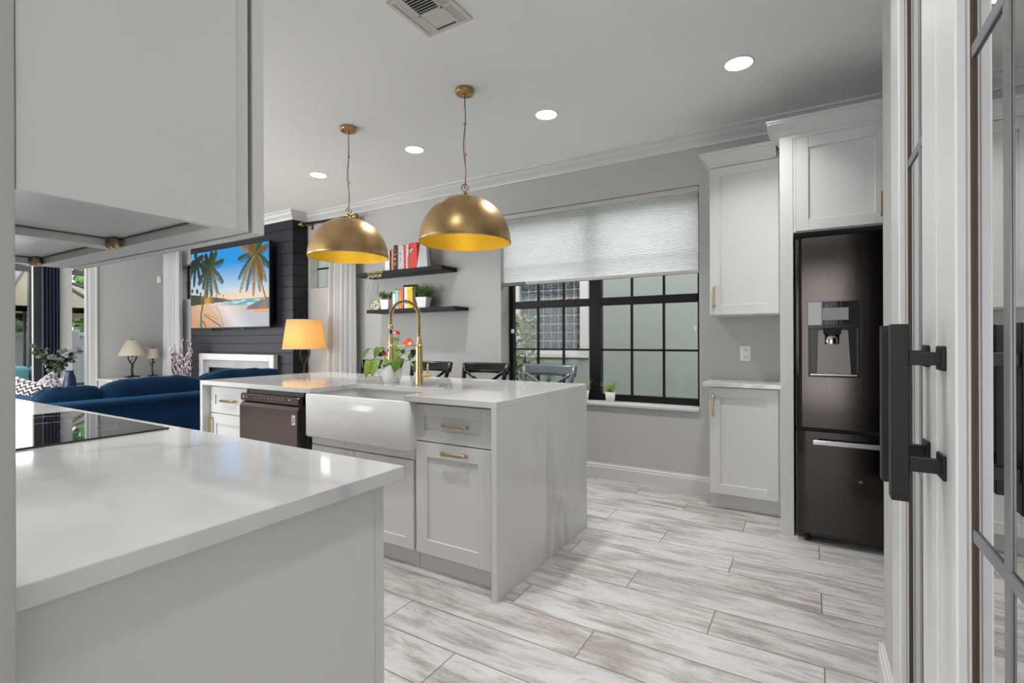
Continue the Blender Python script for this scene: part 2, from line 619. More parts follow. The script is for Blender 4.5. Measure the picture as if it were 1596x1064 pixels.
def obj(name, mb, mat, parent=None, origin=None, subsurf=0):
    """ONE mesh object. Vertices are in world coordinates unless the parent chain says otherwise (local=base offset)."""
    me = bpy.data.meshes.new(name)
    mb.bm.to_mesh(me)
    mb.bm.free()
    if mb.mats:
        for m in mb.mats:
            me.materials.append(MAT[m if m else mat])
    else:
        me.materials.append(MAT[mat])
    base = Vector((0, 0, 0))
    if parent is not None:
        base = Vector(BASE.get(parent.name, (0, 0, 0)))
    else:
        if origin is None:
            xs = [v.co for v in me.vertices]
            lo = Vector([min(c[i] for c in xs) for i in range(3)])
            hi = Vector([max(c[i] for c in xs) for i in range(3)])
            base = Vector(((lo.x + hi.x) / 2, (lo.y + hi.y) / 2, lo.z))
        else:
            base = Vector(origin)
    for v in me.vertices:
        v.co -= base
    o = bpy.data.objects.new(name, me)
    link(o, parent)
    if parent is None:
        o.location = base
    BASE[o.name] = tuple(base)
    if subsurf:
        md = o.modifiers.new('sub', 'SUBSURF'); md.levels = subsurf; md.render_levels = subsurf
    return o


def tag(o, label, cat, group=None):
    o['label'] = label
    o['category'] = cat
    if group:
        o['group'] = group
    return o


def thing(name, label, cat, base=(0, 0, 0), group=None):
    o = bpy.data.objects.new(name, None)
    o.empty_display_size = 0.1
    link(o)
    o.location = base
    BASE[o.name] = tuple(base)
    return tag(o, label, cat, group)


def struct(name, mb, mat, parent=None):
    o = obj(name, mb, mat, parent)
    if parent is None:
        o['kind'] = 'structure'
    return o


def copy_tree(o, parent=None):
    c = o.copy()
    col.objects.link(c)
    BASE[c.name] = BASE.get(o.name, (0, 0, 0))
    c.parent = parent
    for ch in list(o.children):
        copy_tree(ch, c)
    return c


def text_mb(mb, body, size, M, mat, ext=0.0004):
    """lettering as mesh, lying in local xy plane and moved by M"""
    cu = bpy.data.curves.new('txt', 'FONT')
    cu.body = body
    cu.size = size
    cu.extrude = ext
    cu.align_x = 'CENTER'; cu.align_y = 'CENTER'
    cu.resolution_u = 2
    o = bpy.data.objects.new('txt', cu)
    col.objects.link(o)
    bpy.context.view_layer.update()
    dg = bpy.context.evaluated_depsgraph_get()
    me = bpy.data.meshes.new_from_object(o.evaluated_get(dg))
    t = bmesh.new(); t.from_mesh(me)
    bmesh.ops.transform(t, matrix=M, verts=t.verts)
    bpy.data.objects.remove(o); bpy.data.curves.remove(cu); bpy.data.meshes.remove(me)
    mb._add(t, mat)


# ------------------------------------------------------------------ room shell
WY = 4.055          # window wall plane
EX = -9.1           # end wall plane
BACK = -3.0


def wall_with_holes_y(name, y0, y1, x0, x1, z0, z1, holes, mat='wall_paint'):
    """wall spanning x0..x1 with rectangular holes (hx0,hx1,hz0,hz1), thickness y0..y1"""
    mb = MB()
    xs = sorted(set([x0, x1] + [h[0] for h in holes] + [h[1] for h in holes]))
    zs = sorted(set([z0, z1] + [h[2] for h in holes] + [h[3] for h in holes]))
    t = bmesh.new()
    def solid(i, j):
        if i < 0 or j < 0 or i >= len(xs) - 1 or j >= len(zs) - 1:
            return False
        cx = (xs[i] + xs[i + 1]) / 2; cz = (zs[j] + zs[j + 1]) / 2
        return not any(h[0] < cx < h[1] and h[2] < cz < h[3] for h in holes)
    for i in range(len(xs) - 1):
        for j in range(len(zs) - 1):
            if not solid(i, j):
                continue
            a, b, c, d = xs[i], xs[i + 1], zs[j], zs[j + 1]
            q = lambda *p: t.faces.new([t.verts.new(v) for v in p])
            q((a, y0, c), (b, y0, c), (b, y0, d), (a, y0, d))
            q((a, y1, c), (a, y1, d), (b, y1, d), (b, y1, c))
            if not solid(i - 1, j): q((a, y0, c), (a, y0, d), (a, y1, d), (a, y1, c))
            if not solid(i + 1, j): q((b, y0, c), (b, y1, c), (b, y1, d), (b, y0, d))
            if not solid(i, j - 1): q((a, y0, c), (a, y1, c), (b, y1, c), (b, y0, c))
            if not solid(i, j + 1): q((a, y0, d), (b, y0, d), (b, y1, d), (a, y1, d))
    bmesh.ops.remove_doubles(t, verts=t.verts, dist=1e-5)
    bmesh.ops.recalc_face_normals(t, faces=t.faces)
    mb._add(t, None)
    return mb


def swap_xy(mb):
    for v in mb.bm.verts:
        v.co = Vector((v.co.y, v.co.x, v.co.z))
    bmesh.ops.reverse_faces(mb.bm, faces=mb.bm.faces)
    return mb


def build_shell():
    struct('floor', MB().box(EX - 0.3, 1.5, BACK - 0.2, WY + 0.25, -0.1, 0), 'plank_tile')
    struct('ceiling', MB().box(EX - 0.3, 1.5, BACK - 0.2, WY + 0.25, CEIL, CEIL + 0.12), 'ceiling_paint')
    # window wall: kitchen window, small windows either side of the fireplace
    holes = [(-2.56, -0.735, 0.655, 2.40), (-5.50, -4.85, 1.85, 2.37), (-8.62, -8.06, 1.85, 2.40)]
    struct('wall_window', wall_with_holes_y('w', WY, WY + 0.22, EX - 0.2, 1.5, 0, CEIL, holes), 'wall_paint')
    # end wall: wide glazed slider plus narrow sidelight
    holes = [(0.30, 2.70, 0.0, 2.40), (2.845, 3.045, 0.10, 2.40)]
    mb = swap_xy(wall_with_holes_y('w', EX - 0.16, EX, BACK - 0.1, WY + 0.05, 0, CEIL, holes))
    struct('wall_end', mb, 'wall_paint')
    # wall behind the cooktop, whose end cap is at the picture's left border
    struct('wall_cooktop', MB().box(-3.6, -0.755, 0.055, 0.188, 0, CEIL, 0.004, seg=2), 'wall_paint')
    # unseen rear wall of the house, its openings added for the fill lights
    holes = [(-7.8, -2.6, 0.0, 2.45), (-2.4, -0.9, 0.0, 2.42), (-0.72, 0.18, 0.0, 2.42)]
    struct('wall_rear', wall_with_holes_y('w', BACK - 0.15, BACK, EX - 0.2, 1.5, 0, CEIL, holes), 'wall_paint')
    # pantry wall on the right
    mb = swap_xy(wall_with_holes_y('w', 0.22, 0.34, BACK, 2.14, 0, CEIL, [(0.58, 1.765, 0.0, 2.44)]))
    struct('wall_pantry', mb, 'wall_paint')
    struct('wall_pantry_return', MB().box(0.34, 1.5, 2.02, 2.14, 0, CEIL), 'accent_navy')
    struct('wall_right', MB().box(1.38, 1.5, 2.14, WY, 0, CEIL), 'wall_paint')
    struct('wall_pantry_inner', MB().box(1.0, 1.1, 0.3, 2.02, 0, CEIL), 'wall_paint')
    # chimney breast clad in boards
    mb = MB()
    zt = CEIL - 0.09
    lines = [2.574, 2.429, 2.277, 2.135, 2.004, 1.86, 1.715, 1.57, 1.42, 1.265, 1.159, 1.037, 0.90, 0.75, 0.60, 0.45, 0.30, 0.15, 0.0]
    top = zt
    for z in lines:
        mb.box(-7.86, -5.452, 3.837, WY, z + 0.003, top - 0.003, 0.003)
        top = z
    mb.box(-7.853, -5.459, 3.845, WY, 0, zt)
    struct('wall_fireplace', mb, 'shiplap_navy')

    # crown moulding
    def crown(x0, x1, y, mb, s=1.0):
        p = [(0, 0), (0, -0.10), (-0.012, -0.10), (-0.016, -0.088), (-0.028, -0.072), (-0.055, -0.048), (-0.074, -0.022), (-0.088, -0.014), (-0.09, 0)]
        mb.prism([(y + a * s, CEIL + b * s) for a, b in p], x0, x1, 'x')
    def crown_y(y0, y1, x, sgn, mb):
        p = [(0, 0), (0, -0.10), (-0.012, -0.10), (-0.016, -0.088), (-0.028, -0.072), (-0.055, -0.048), (-0.074, -0.022), (-0.088, -0.014), (-0.09, 0)]
        mb.prism([(x - sgn * a, CEIL + b) for a, b in p], y0, y1, 'y')
    mb = MB(); crown(-5.452, 1.38, WY, mb); crown(EX, -7.86, WY, mb)
    struct('trim_1', mb, 'trim_paint')
    mb = MB()
    t = bmesh.new()
    rows = []
    for o, h in ((0, -0.10), (0.012, -0.10), (0.016, -0.088), (0.028, -0.072), (0.055, -0.048), (0.074, -0.022), (0.088, -0.014), (0.09, 0)):
        rows.append([t.verts.new(p) for p in ((-5.452 + o, WY, CEIL + h), (-5.452 + o, 3.837 - o, CEIL + h), (-7.86 - o, 3.837 - o, CEIL + h), (-7.86 - o, WY, CEIL + h))])
    for a, b in zip(rows, rows[1:]):
        for k in range(3):
            t.faces.new((a[k], a[k + 1], b[k + 1], b[k]))
    t.faces.new(rows[0]); t.faces.new(rows[-1])
    bmesh.ops.recalc_face_normals(t, faces=t.faces)
    mb._add(t, None)
    struct('trim_2', mb, 'trim_paint')
    mb = MB(); crown_y(BACK, WY, EX, 1, mb)
    struct('trim_3', mb, 'trim_paint')

    # baseboards
    def bb(mb, pts_axis, a0, a1, plane, sgn):
        p = [(0, 0), (0.016, 0), (0.016, 0.100), (0.012, 0.106), (0.011, 0.120), (0.006, 0.126), (0.004, 0.137), (0, 0.137)]
        if pts_axis == 'x':
            mb.prism([(plane + sgn * a, b) for a, b in p], a0, a1, 'x')
        else:
            mb.prism([(plane + sgn * a, b) for a, b in p], a0, a1, 'y')
    mb = MB(); bb(mb, 'x', -5.452, -0.612, WY, -1); bb(mb, 'x', EX, -7.86, WY, -1)
    struct('baseboard_window', mb, 'trim_paint')
    mb = MB(); bb(mb, 'y', 3.05, WY, EX, 1)
    struct('baseboard_end', mb, 'trim_paint')
    mb = MB(); bb(mb, 'y', 1.83, 2.156, 0.22, -1); bb(mb, 'x', 0.205, 1.3, 2.14, 1)
    struct('baseboard_pantry', mb, 'trim_paint')


build_shell()


def build_kitchen_window():
    y0, y1 = 4.205, 4.262
    mb = MB()
    B = lambda x0, x1, z0, z1, a=y0, b=y1: mb.box(x0, x1, a, b, z0, z1, 0.003)
    xl, xr, zb, zt = -2.559, -0.736, 0.656, 2.399
    B(xl, -2.515, zb, zt); B(-0.775, xr, zb, zt)
    B(xl, xr, zb, 0.70); B(xl, xr, 2.35, zt)
    B(-1.705, -1.598, zb, zt, y0 - 0.012, y1)
    for a, b in ((-2.515, -1.705), (-1.598, -0.775)):
        B(a, b, 1.50, 1.568, y0 - 0.008, y1)
        B(a, b, 0.70, 0.712)
    w = struct('window_1', mb, 'black_paint')
    mt = MB()
    for a, b in ((-2.515, -1.705), (-1.598, -0.775)):
        for k in (1, 2):
            x = a + (b - a) * k / 3
            mt.box(x - 0.009, x + 0.009, 4.215, 4.245, 0.70, 1.50, 0.002)
            mt.box(x - 0.009, x + 0.009, 4.222, 4.25, 1.568, 2.35, 0.002)
        mt.box(a, b, 4.215, 4.245, 1.095, 1.113, 0.002)
        mt.box(a, b, 4.222, 4.25, 1.95, 1.968, 0.002)
    obj('window_muntin', mt, 'black_paint', w)
    g = MB().box(-2.515, -1.705, 4.228, 4.232, 0.71, 1.50).box(-1.598, -0.775, 4.228, 4.232, 0.71, 1.50)
    obj('window_pane', g, 'window_glass', w)
    g = MB().box(-2.515, -1.705, 4.236, 4.240, 1.568, 2.35).box(-1.598, -0.775, 4.236, 4.240, 1.568, 2.35)
    obj('window_pane', g, 'window_glass', w)
    # small white sash clips on the side jambs
    s = MB()
    s.box(-0.80, -0.772, 4.185, 4.206, 1.26, 1.30, 0.003, 'white_plastic').box(-2.525, -2.50, 4.185, 4.206, 1.26, 1.30, 0.003, 'white_plastic')
    obj('sash_clip', s, 'white_plastic', w)
    sl = MB().box(-2.562, -0.733, 4.028, 4.24, 0.630, 0.6552, 0.004)
    struct('trim_4', sl, 'trim_paint')

    # cellular shade
    t = thing('cellular_shade', 'white pleated cellular shade lowered over the upper half of the kitchen window', 'blind', (-1.65, 4.095, 1.70))
    mb = MB()
    zt, zb, n = 2.355, 1.745, 46
    t2 = bmesh.new()
    prof = []
    for i in range(n * 2 + 1):
        z = zt + (zb - zt) * i / (n * 2)
        prof.append((0.0 if i % 2 == 0 else -0.007, z))
    cols = []
    for x in (-2.548, -0.746):
        cols.append([t2.verts.new((x, 4.092 + a, z)) for a, z in prof])
    for i in range(len(prof) - 1):
        t2.faces.new((cols[0][i], cols[1][i], cols[1][i + 1], cols[0][i + 1]))
    mb._add(t2, None)
    obj('shade_fabric', mb, 'cell_shade', t)
    obj('headrail', MB().box(-2.553, -0.741, 4.068, 4.118, 2.355, 2.398, 0.004), 'shade_rail', t)
    obj('bottom_rail', MB().box(-2.552, -0.742, 4.076, 4.108, 1.716, 1.745, 0.004), 'shade_rail', t)
    obj('rail_end_cap', MB().box(-2.554, -2.33, 4.073, 4.111, 1.713, 1.7165, 0.001).box(-2.556, -2.30, 4.070, 4.0765, 1.7135, 1.745, 0.001), 'shade_rail_dark', t)


build_kitchen_window()


def small_window(n, x0, x1, z0, z1, y=4.163):
    mb = MB()
    f = 0.022
    mb.box(x0, x0 + f, y, y + 0.028, z0, z1, 0.003).box(x1 - f, x1, y, y + 0.028, z0, z1, 0.003)
    mb.box(x0, x1, y, y + 0.028, z0, z0 + f, 0.003).box(x0, x1, y, y + 0.028, z1 - f, z1, 0.003)
    w = struct('window_%d' % n, mb, 'black_paint')
    obj('window_muntin', MB().box(x0 + f, x1 - f, y + 0.004, y + 0.020, (z0 + z1) / 2 - 0.01, (z0 + z1) / 2 + 0.01), 'black_paint', w)
    obj('window_pane', MB().box(x0 + f, x1 - f, y + 0.011, y + 0.014, z0 + f, z1 - f), 'window_glass', w)


struct('trim_6', MB().box(-5.4995, -5.41, WY + 0.001, 4.1625, 1.8505, 2.3695), 'wall_paint')
small_window(2, -5.455, -4.851, 1.851, 2.369)
small_window(3, -8.619, -8.061, 1.851, 2.399)


def build_end_glazing():
    x0, x1 = EX - 0.13, EX - 0.06
    mb = MB()
    for a, b in ((0.301, 0.36), (2.45, 2.70), (1.44, 1.52)):
        mb.box(x0, x1, a, b, 0.001, 2.399, 0.004)
    mb.box(x0, x1, 0.36, 2.45, 2.34, 2.399, 0.004).box(x0, x1, 0.36, 2.45, 0.001, 0.09, 0.004)
    d = struct('door_1', mb, 'frame_charcoal')
    obj('door_pane', MB().box(EX - 0.10, EX - 0.095, 0.36, 1.44, 0.09, 2.34).box(EX - 0.10, EX - 0.095, 1.52, 2.45, 0.09, 2.34), 'window_glass', d)
    obj('door_handle', MB().box(EX - 0.06, EX - 0.03, 1.46, 1.49, 0.9, 1.2, 0.005), 'matte_black_metal', d)
    mb = MB()
    mb.box(x0, x1, 2.846, 2.86, 0.101, 2.399, 0.002).box(x0, x1, 3.03, 3.044, 0.101, 2.399, 0.002)
    mb.box(x0, x1, 2.86, 3.03, 2.37, 2.399, 0.002).box(x0, x1, 2.86, 3.03, 0.101, 0.13, 0.002)
    w = struct('window_4', mb, 'trim_paint')
    obj('window_pane', MB().box(EX - 0.10, EX - 0.095, 2.86, 3.03, 0.13, 2.37), 'window_glass', w)
    mb = MB()
    mb.box(EX, EX + 0.018, 3.045, 3.14, 0, 2.49, 0.004).box(EX, EX + 0.018, 2.70, 2.845, 0, 2.49, 0.004)
    mb.box(EX, EX + 0.018, 0.2, 3.14, 2.40, 2.49, 0.004)
    mb.box(EX, EX + 0.03, 3.115, 3.14, 0, 2.49, 0.004)
    struct('trim_5', mb, 'trim_paint')


build_end_glazing()


# ------------------------------------------------------------------ cabinetry
def shaker(mb, x0, x1, z0, z1, yf, th=0.02, rail=0.06, deep=0.009, mat=None):
    """front panel facing -Y with its front plane at yf"""
    b = 0.0015
    mb.box(x0, x0 + rail, yf, yf + th, z0, z1, b, mat).box(x1 - rail, x1, yf, yf + th, z0, z1, b, mat)
    mb.box(x0 + rail - 0.001, x1 - rail + 0.001, yf, yf + th, z1 - rail, z1, b, mat).box(x0 + rail - 0.001, x1 - rail + 0.001, yf, yf + th, z0, z0 + rail, b, mat)
    mb.box(x0 + rail - 0.002, x1 - rail + 0.002, yf + deep, yf + th - 0.001, z0 + rail - 0.002, z1 - rail + 0.002, 0, mat)
    return mb


def pull_h(cx, z, yf, L=0.155):
    """horizontal flat bar pull with angled feet"""
    mb = MB()
    h = L / 2
    y = yf - 0.026
    mb.prism([(cx - h, yf), (cx - h, y + 0.004), (cx - h + 0.010, y - 0.003), (cx + h - 0.010, y - 0.003), (cx + h, y + 0.004), (cx + h, yf),
              (cx + h - 0.012, yf), (cx + h - 0.012, y + 0.008), (cx - h + 0.012, y + 0.008), (cx - h + 0.012, yf)], z - 0.007, z + 0.007, 'z', bev=0.001)
    return mb


def pull_v(x, cz, yf, L=0.145):
    mb = MB()
    h = L / 2
    y = yf - 0.026
    mb.prism([(yf, cz - h), (y + 0.004, cz - h), (y - 0.003, cz - h + 0.010), (y - 0.003, cz + h - 0.010), (y + 0.004, cz + h), (yf, cz + h),
              (yf, cz + h - 0.012), (y + 0.008, cz + h - 0.012), (y + 0.008, cz - h + 0.012), (yf, cz - h + 0.012)], x - 0.007, x + 0.007, 'x', bev=0.001)
    return mb


IX0, IX1, IY0, IY1, IT = -3.757, -1.223, 1.895, 2.96, 0.914


def island():
    # right end cabinet
    def cab(label, x0, x1, y0=1.972, y1=2.60):
        return thing('base_cabinet', label, 'cabinet', ((x0 + x1) / 2, (y0 + y1) / 2, 0), 'base cabinets of the island')
    F = 1.95
    t = cab('white island base cabinet with one drawer over a tall pull-out front, beside the waterfall end', -1.765, -1.256)
    obj('body', MB().box(-1.765, -1.256, F + 0.021, 2.60, 0.092, 0.883, 0.001).box(-1.288, -1.256, F + 0.004, F + 0.03, 0.092, 0.883, 0.001), 'cabinet_paint', t)
    obj('toe_kick', MB().box(-1.765, -1.256, 1.988, 2.50, 0.0, 0.092), 'cabinet_paint', t)
    d = obj('drawer', shaker(MB(), -1.758, -1.290, 0.680, 0.868, F, rail=0.058), 'cabinet_paint', t)
    obj('pull', pull_h(-1.497, 0.772, F), 'champagne_bronze', d)
    d = obj('door', shaker(MB(), -1.758, -1.290, 0.100, 0.674, F, rail=0.075), 'cabinet_paint', t)
    obj('pull', pull_h(-1.505, 0.631, F), 'champagne_bronze', d)

    t = cab('white island sink cabinet with a pair of low doors under the apron sink', -2.60, -1.768)
    obj('body', MB().box(-2.60, -1.768, F + 0.021, 2.60, 0.092, 0.598, 0.001).box(-2.60, -2.581, F + 0.006, 2.60, 0.598, 0.883, 0.001)
        .box(-1.7875, -1.768, F + 0.006, 2.60, 0.598, 0.883, 0.001).box(-2.58, -1.79, 2.40, 2.60, 0.598, 0.883, 0.001).box(-2.5985, -1.7695, F + 0.0065, F + 0.04, 0.572, 0.6275, 0.001), 'cabinet_paint', t)
    obj('toe_kick', MB().box(-2.60, -1.768, 1.988, 2.50, 0.0, 0.092), 'cabinet_paint', t)
    obj('door', shaker(MB(), -2.592, -2.222, 0.100, 0.568, F, rail=0.058), 'cabinet_paint', t)
    obj('door', shaker(MB(), -2.218, -1.776, 0.100, 0.568, F, rail=0.058), 'cabinet_paint', t)

    t = cab('white island base cabinet with a drawer and door, left of the dishwasher', -3.725, -3.262)
    obj('body', MB().box(-3.725, -3.262, F + 0.021, 2.60, 0.092, 0.883, 0.001), 'cabinet_paint', t)
    obj('toe_kick', MB().box(-3.725, -3.262, 1.988, 2.50, 0.0, 0.092), 'cabinet_paint', t)
    d = obj('drawer', shaker(MB(), -3.722, -3.268, 0.682, 0.868, F, rail=0.058), 'cabinet_paint', t)
    obj('pull', pull_h(-3.49, 0.775, F), 'antique_brass', d)
    d = obj('door', shaker(MB(), -3.722, -3.268, 0.100, 0.676, F, rail=0.070), 'cabinet_paint', t)
    obj('pull', pull_v(-3.695, 0.575, F), 'antique_brass', d)

    # back panel of the island
    t = obj('island_back_panel', MB().box(-3.725, -1.256, 2.605, 2.64, 0.0, 0.883, 0.001), 'cabinet_paint')
    tag(t, 'white panel closing the back of the island under the seating overhang', 'panel')

    # quartz top with sink cut-out and two waterfall ends
    t = thing('island_countertop', 'white veined quartz island countertop with waterfall ends and sink cut-out', 'countertop', ((IX0 + IX1) / 2, (IY0 + IY1) / 2, 0))
    sx0, sx1, sy = -2.535, -1.790, 2.262
    ox = [(IX0, IY0), (sx0, IY0), (sx0, sy - 0.02), (sx0 + 0.02, sy), (sx1 - 0.02, sy), (sx1, sy - 0.02), (sx1, IY0), (IX1, IY0), (IX1, IY1), (IX0, IY1)]
    mb = MB(); mb.prism(ox, 0.884, IT, 'z', bev=0.0015)
    obj('slab', mb, 'quartz', t)
    for a, b in ((IX0, IX0 + 0.03), (IX1 - 0.03, IX1)):
        obj('waterfall_panel', MB().box(a, b, IY0, IY1, 0.0, 0.8838, 0.0015), 'quartz', t)

    # apron sink
    mb = MB()
    x0, x1, y0, y1, z0, z1 = -2.578, -1.750, 1.888, 2.34, 0.628, 0.883
    zi = z1 - 0.0
    t2 = bmesh.new()
    w = 0.03
    def ring(xa, xb, ya, yb, z, r):
        pts = []
        for cx, cy, a0 in ((xb - r, ya + r, -90), (xb - r, yb - r, 0), (xa + r, yb - r, 90), (xa + r, ya + r, 180)):
            for k in range(5):
                a = radians(a0 + 90 * k / 4)
                pts.append(t2.verts.new((cx + r * cos(a), cy + r * sin(a), z)))
        return pts
    R = [ring(x0 + .01, x1 - .01, y0 + .01, y1 - .01, z0, 0.012), ring(x0, x1, y0, y1, z0 + 0.01, 0.02), ring(x0, x1, y0, y1, z1 - 0.006, 0.02), ring(x0 + .005, x1 - .005, y0 + .005, y1 - .005, z1, 0.016),
         ring(x0 + w - .005, x1 - w + .005, y0 + w - .005, y1 - w + .005, z1, 0.035), ring(x0 + w, x1 - w, y0 + w, y1 - w, z1 - 0.006, 0.035),
         ring(x0 + w, x1 - w, y0 + w, y1 - w, z0 + 0.06, 0.035), ring(x0 + w + .03, x1 - w - .03, y0 + w + .03, y1 - w - .03, z0 + 0.03, 0.03)]
    for A, Bq in zip(R, R[1:]):
        k = len(A)
        for i in range(k):
            t2.faces.new((A[i], A[(i + 1) % k], Bq[(i + 1) % k], Bq[i]))
    t2.faces.new(R[0]); t2.faces.new(R[-1])
    bmesh.ops.recalc_face_normals(t2, faces=t2.faces)
    for v in t2.verts:   # keep sides inside cabinet cheeks behind the apron
        if v.co.y > y0 + 0.06:
            v.co.x = min(max(v.co.x, -2.578), -1.79)
    mb._add(t2, None, True)
    s = obj('apron_sink', mb, 'fireclay')
    tag(s, 'white fireclay farmhouse apron sink set into the island front', 'sink')
    md = s.modifiers.new('e', 'EDGE_SPLIT'); md.split_angle = radians(50)
    obj('drain', MB().lathe([(0.0, 0.660), (0.04, 0.660), (0.045, 0.664), (0.04, 0.665), (0, 0.662)], -2.16, 2.11, 20), 'chrome', s)


island()


def dishwasher():
    t = thing('dishwasher', 'dark stainless dishwasher with protruding door and sloped handle lip, left of the sink', 'dishwasher', (-2.93, 2.2, 0))
    x0, x1 = -3.243, -2.640
    obj('tub', MB().box(-3.255, -2.606, 1.975, 2.58, 0.02, 0.85, 0.002), 'label_black', t)
    obj('control_panel', MB().prism([(1.892, 0.806), (1.892, 0.845), (1.900, 0.852), (1.972, 0.852), (1.972, 0.806)], x0, x1, 'x', bev=0.002), 'dishwasher_steel', t)
    d = MB()
    d.prism([(1.884, 0.125), (1.884, 0.772), (1.906, 0.800), (1.972, 0.800), (1.972, 0.125)], x0, x1, 'x', bev=0.002)
    door = obj('door', d, 'dishwasher_steel', t)
    obj('door_side', MB().box(x1, x1 + 0.004, 1.91, 1.972, 0.12, 0.80).box(x1 - 0.001, x1 + 0.030, 1.945, 1.972, 0.12, 0.85), 'dark_slot', t)
    obj('grip_recess', MB().box(x0 + 0.03, x1 - 0.002, 1.912, 1.97, 0.799, 0.8065).box(x0 + 0.03, x1, 1.93, 1.97, 0.852, 0.883), 'label_black', t)
    obj('toe_kick', MB().box(-3.255, -2.606, 1.99, 2.05, 0.0, 0.10), 'label_black', t)
    # logo disc and small marks on the control panel, rating label on door
    c = MB()
    M0 = Matrix.Translation((-3.205, 1.8905, 0.828)) @ Matrix.Rotation(radians(90), 4, 'X')
    c.lathe([(0.0105, 0), (0.0105, 0.001)], 0, 0, 20, 'label_grey', M=M0)
    text_mb(c, 'LG', 0.020, Matrix.Translation((-3.178, 1.8915, 0.828)) @ Matrix.Rotation(radians(90), 4, 'X'), 'label_grey')
    obj('logo', c, 'label_grey', t)
    c = MB()
    for i in range(9):
        x = -3.09 + i * 0.036
        c.box(x, x + 0.020, 1.8908, 1.892, 0.828, 0.8295, 0, 'label_grey')
        if i > 3:
            c.box(x + 0.006, x + 0.011, 1.8908, 1.892, 0.836, 0.840, 0, 'label_grey')
    c.box(-2.735, -2.715, 1.8908, 1.892, 0.828, 0.838, 0, 'label_grey')
    obj('control_marks', c, 'label_grey', t)
    L = MB()
    L.box(-2.692, -2.660, 1.8832, 1.8838, 0.685, 0.745, 0, 'label_white')
    for z, w in ((0.735, 0.008), (0.722, 0.018)):
        L.box(-2.688, -2.688 + w * 1.3, 1.8826, 1.8833, z, z + 0.006, 0, 'label_black')
    t2 = bmesh.new()
    L.tube([(-2.676 + 0.009 * cos(a), 1.8828, 0.703 + 0.009 * sin(a)) for a in [2 * pi * k / 16 for k in range(13)]], 0.0016, 6, 'label_black')
    L.box(-2.678, -2.674, 1.8822, 1.8833, 0.700, 0.712, 0, 'label_black')
    L.box(-2.692, -2.660, 1.8825, 1.8834, 0.716, 0.7175, 0, 'label_black')
    obj('rating_sticker', L, 'label_white', t)


dishwasher()


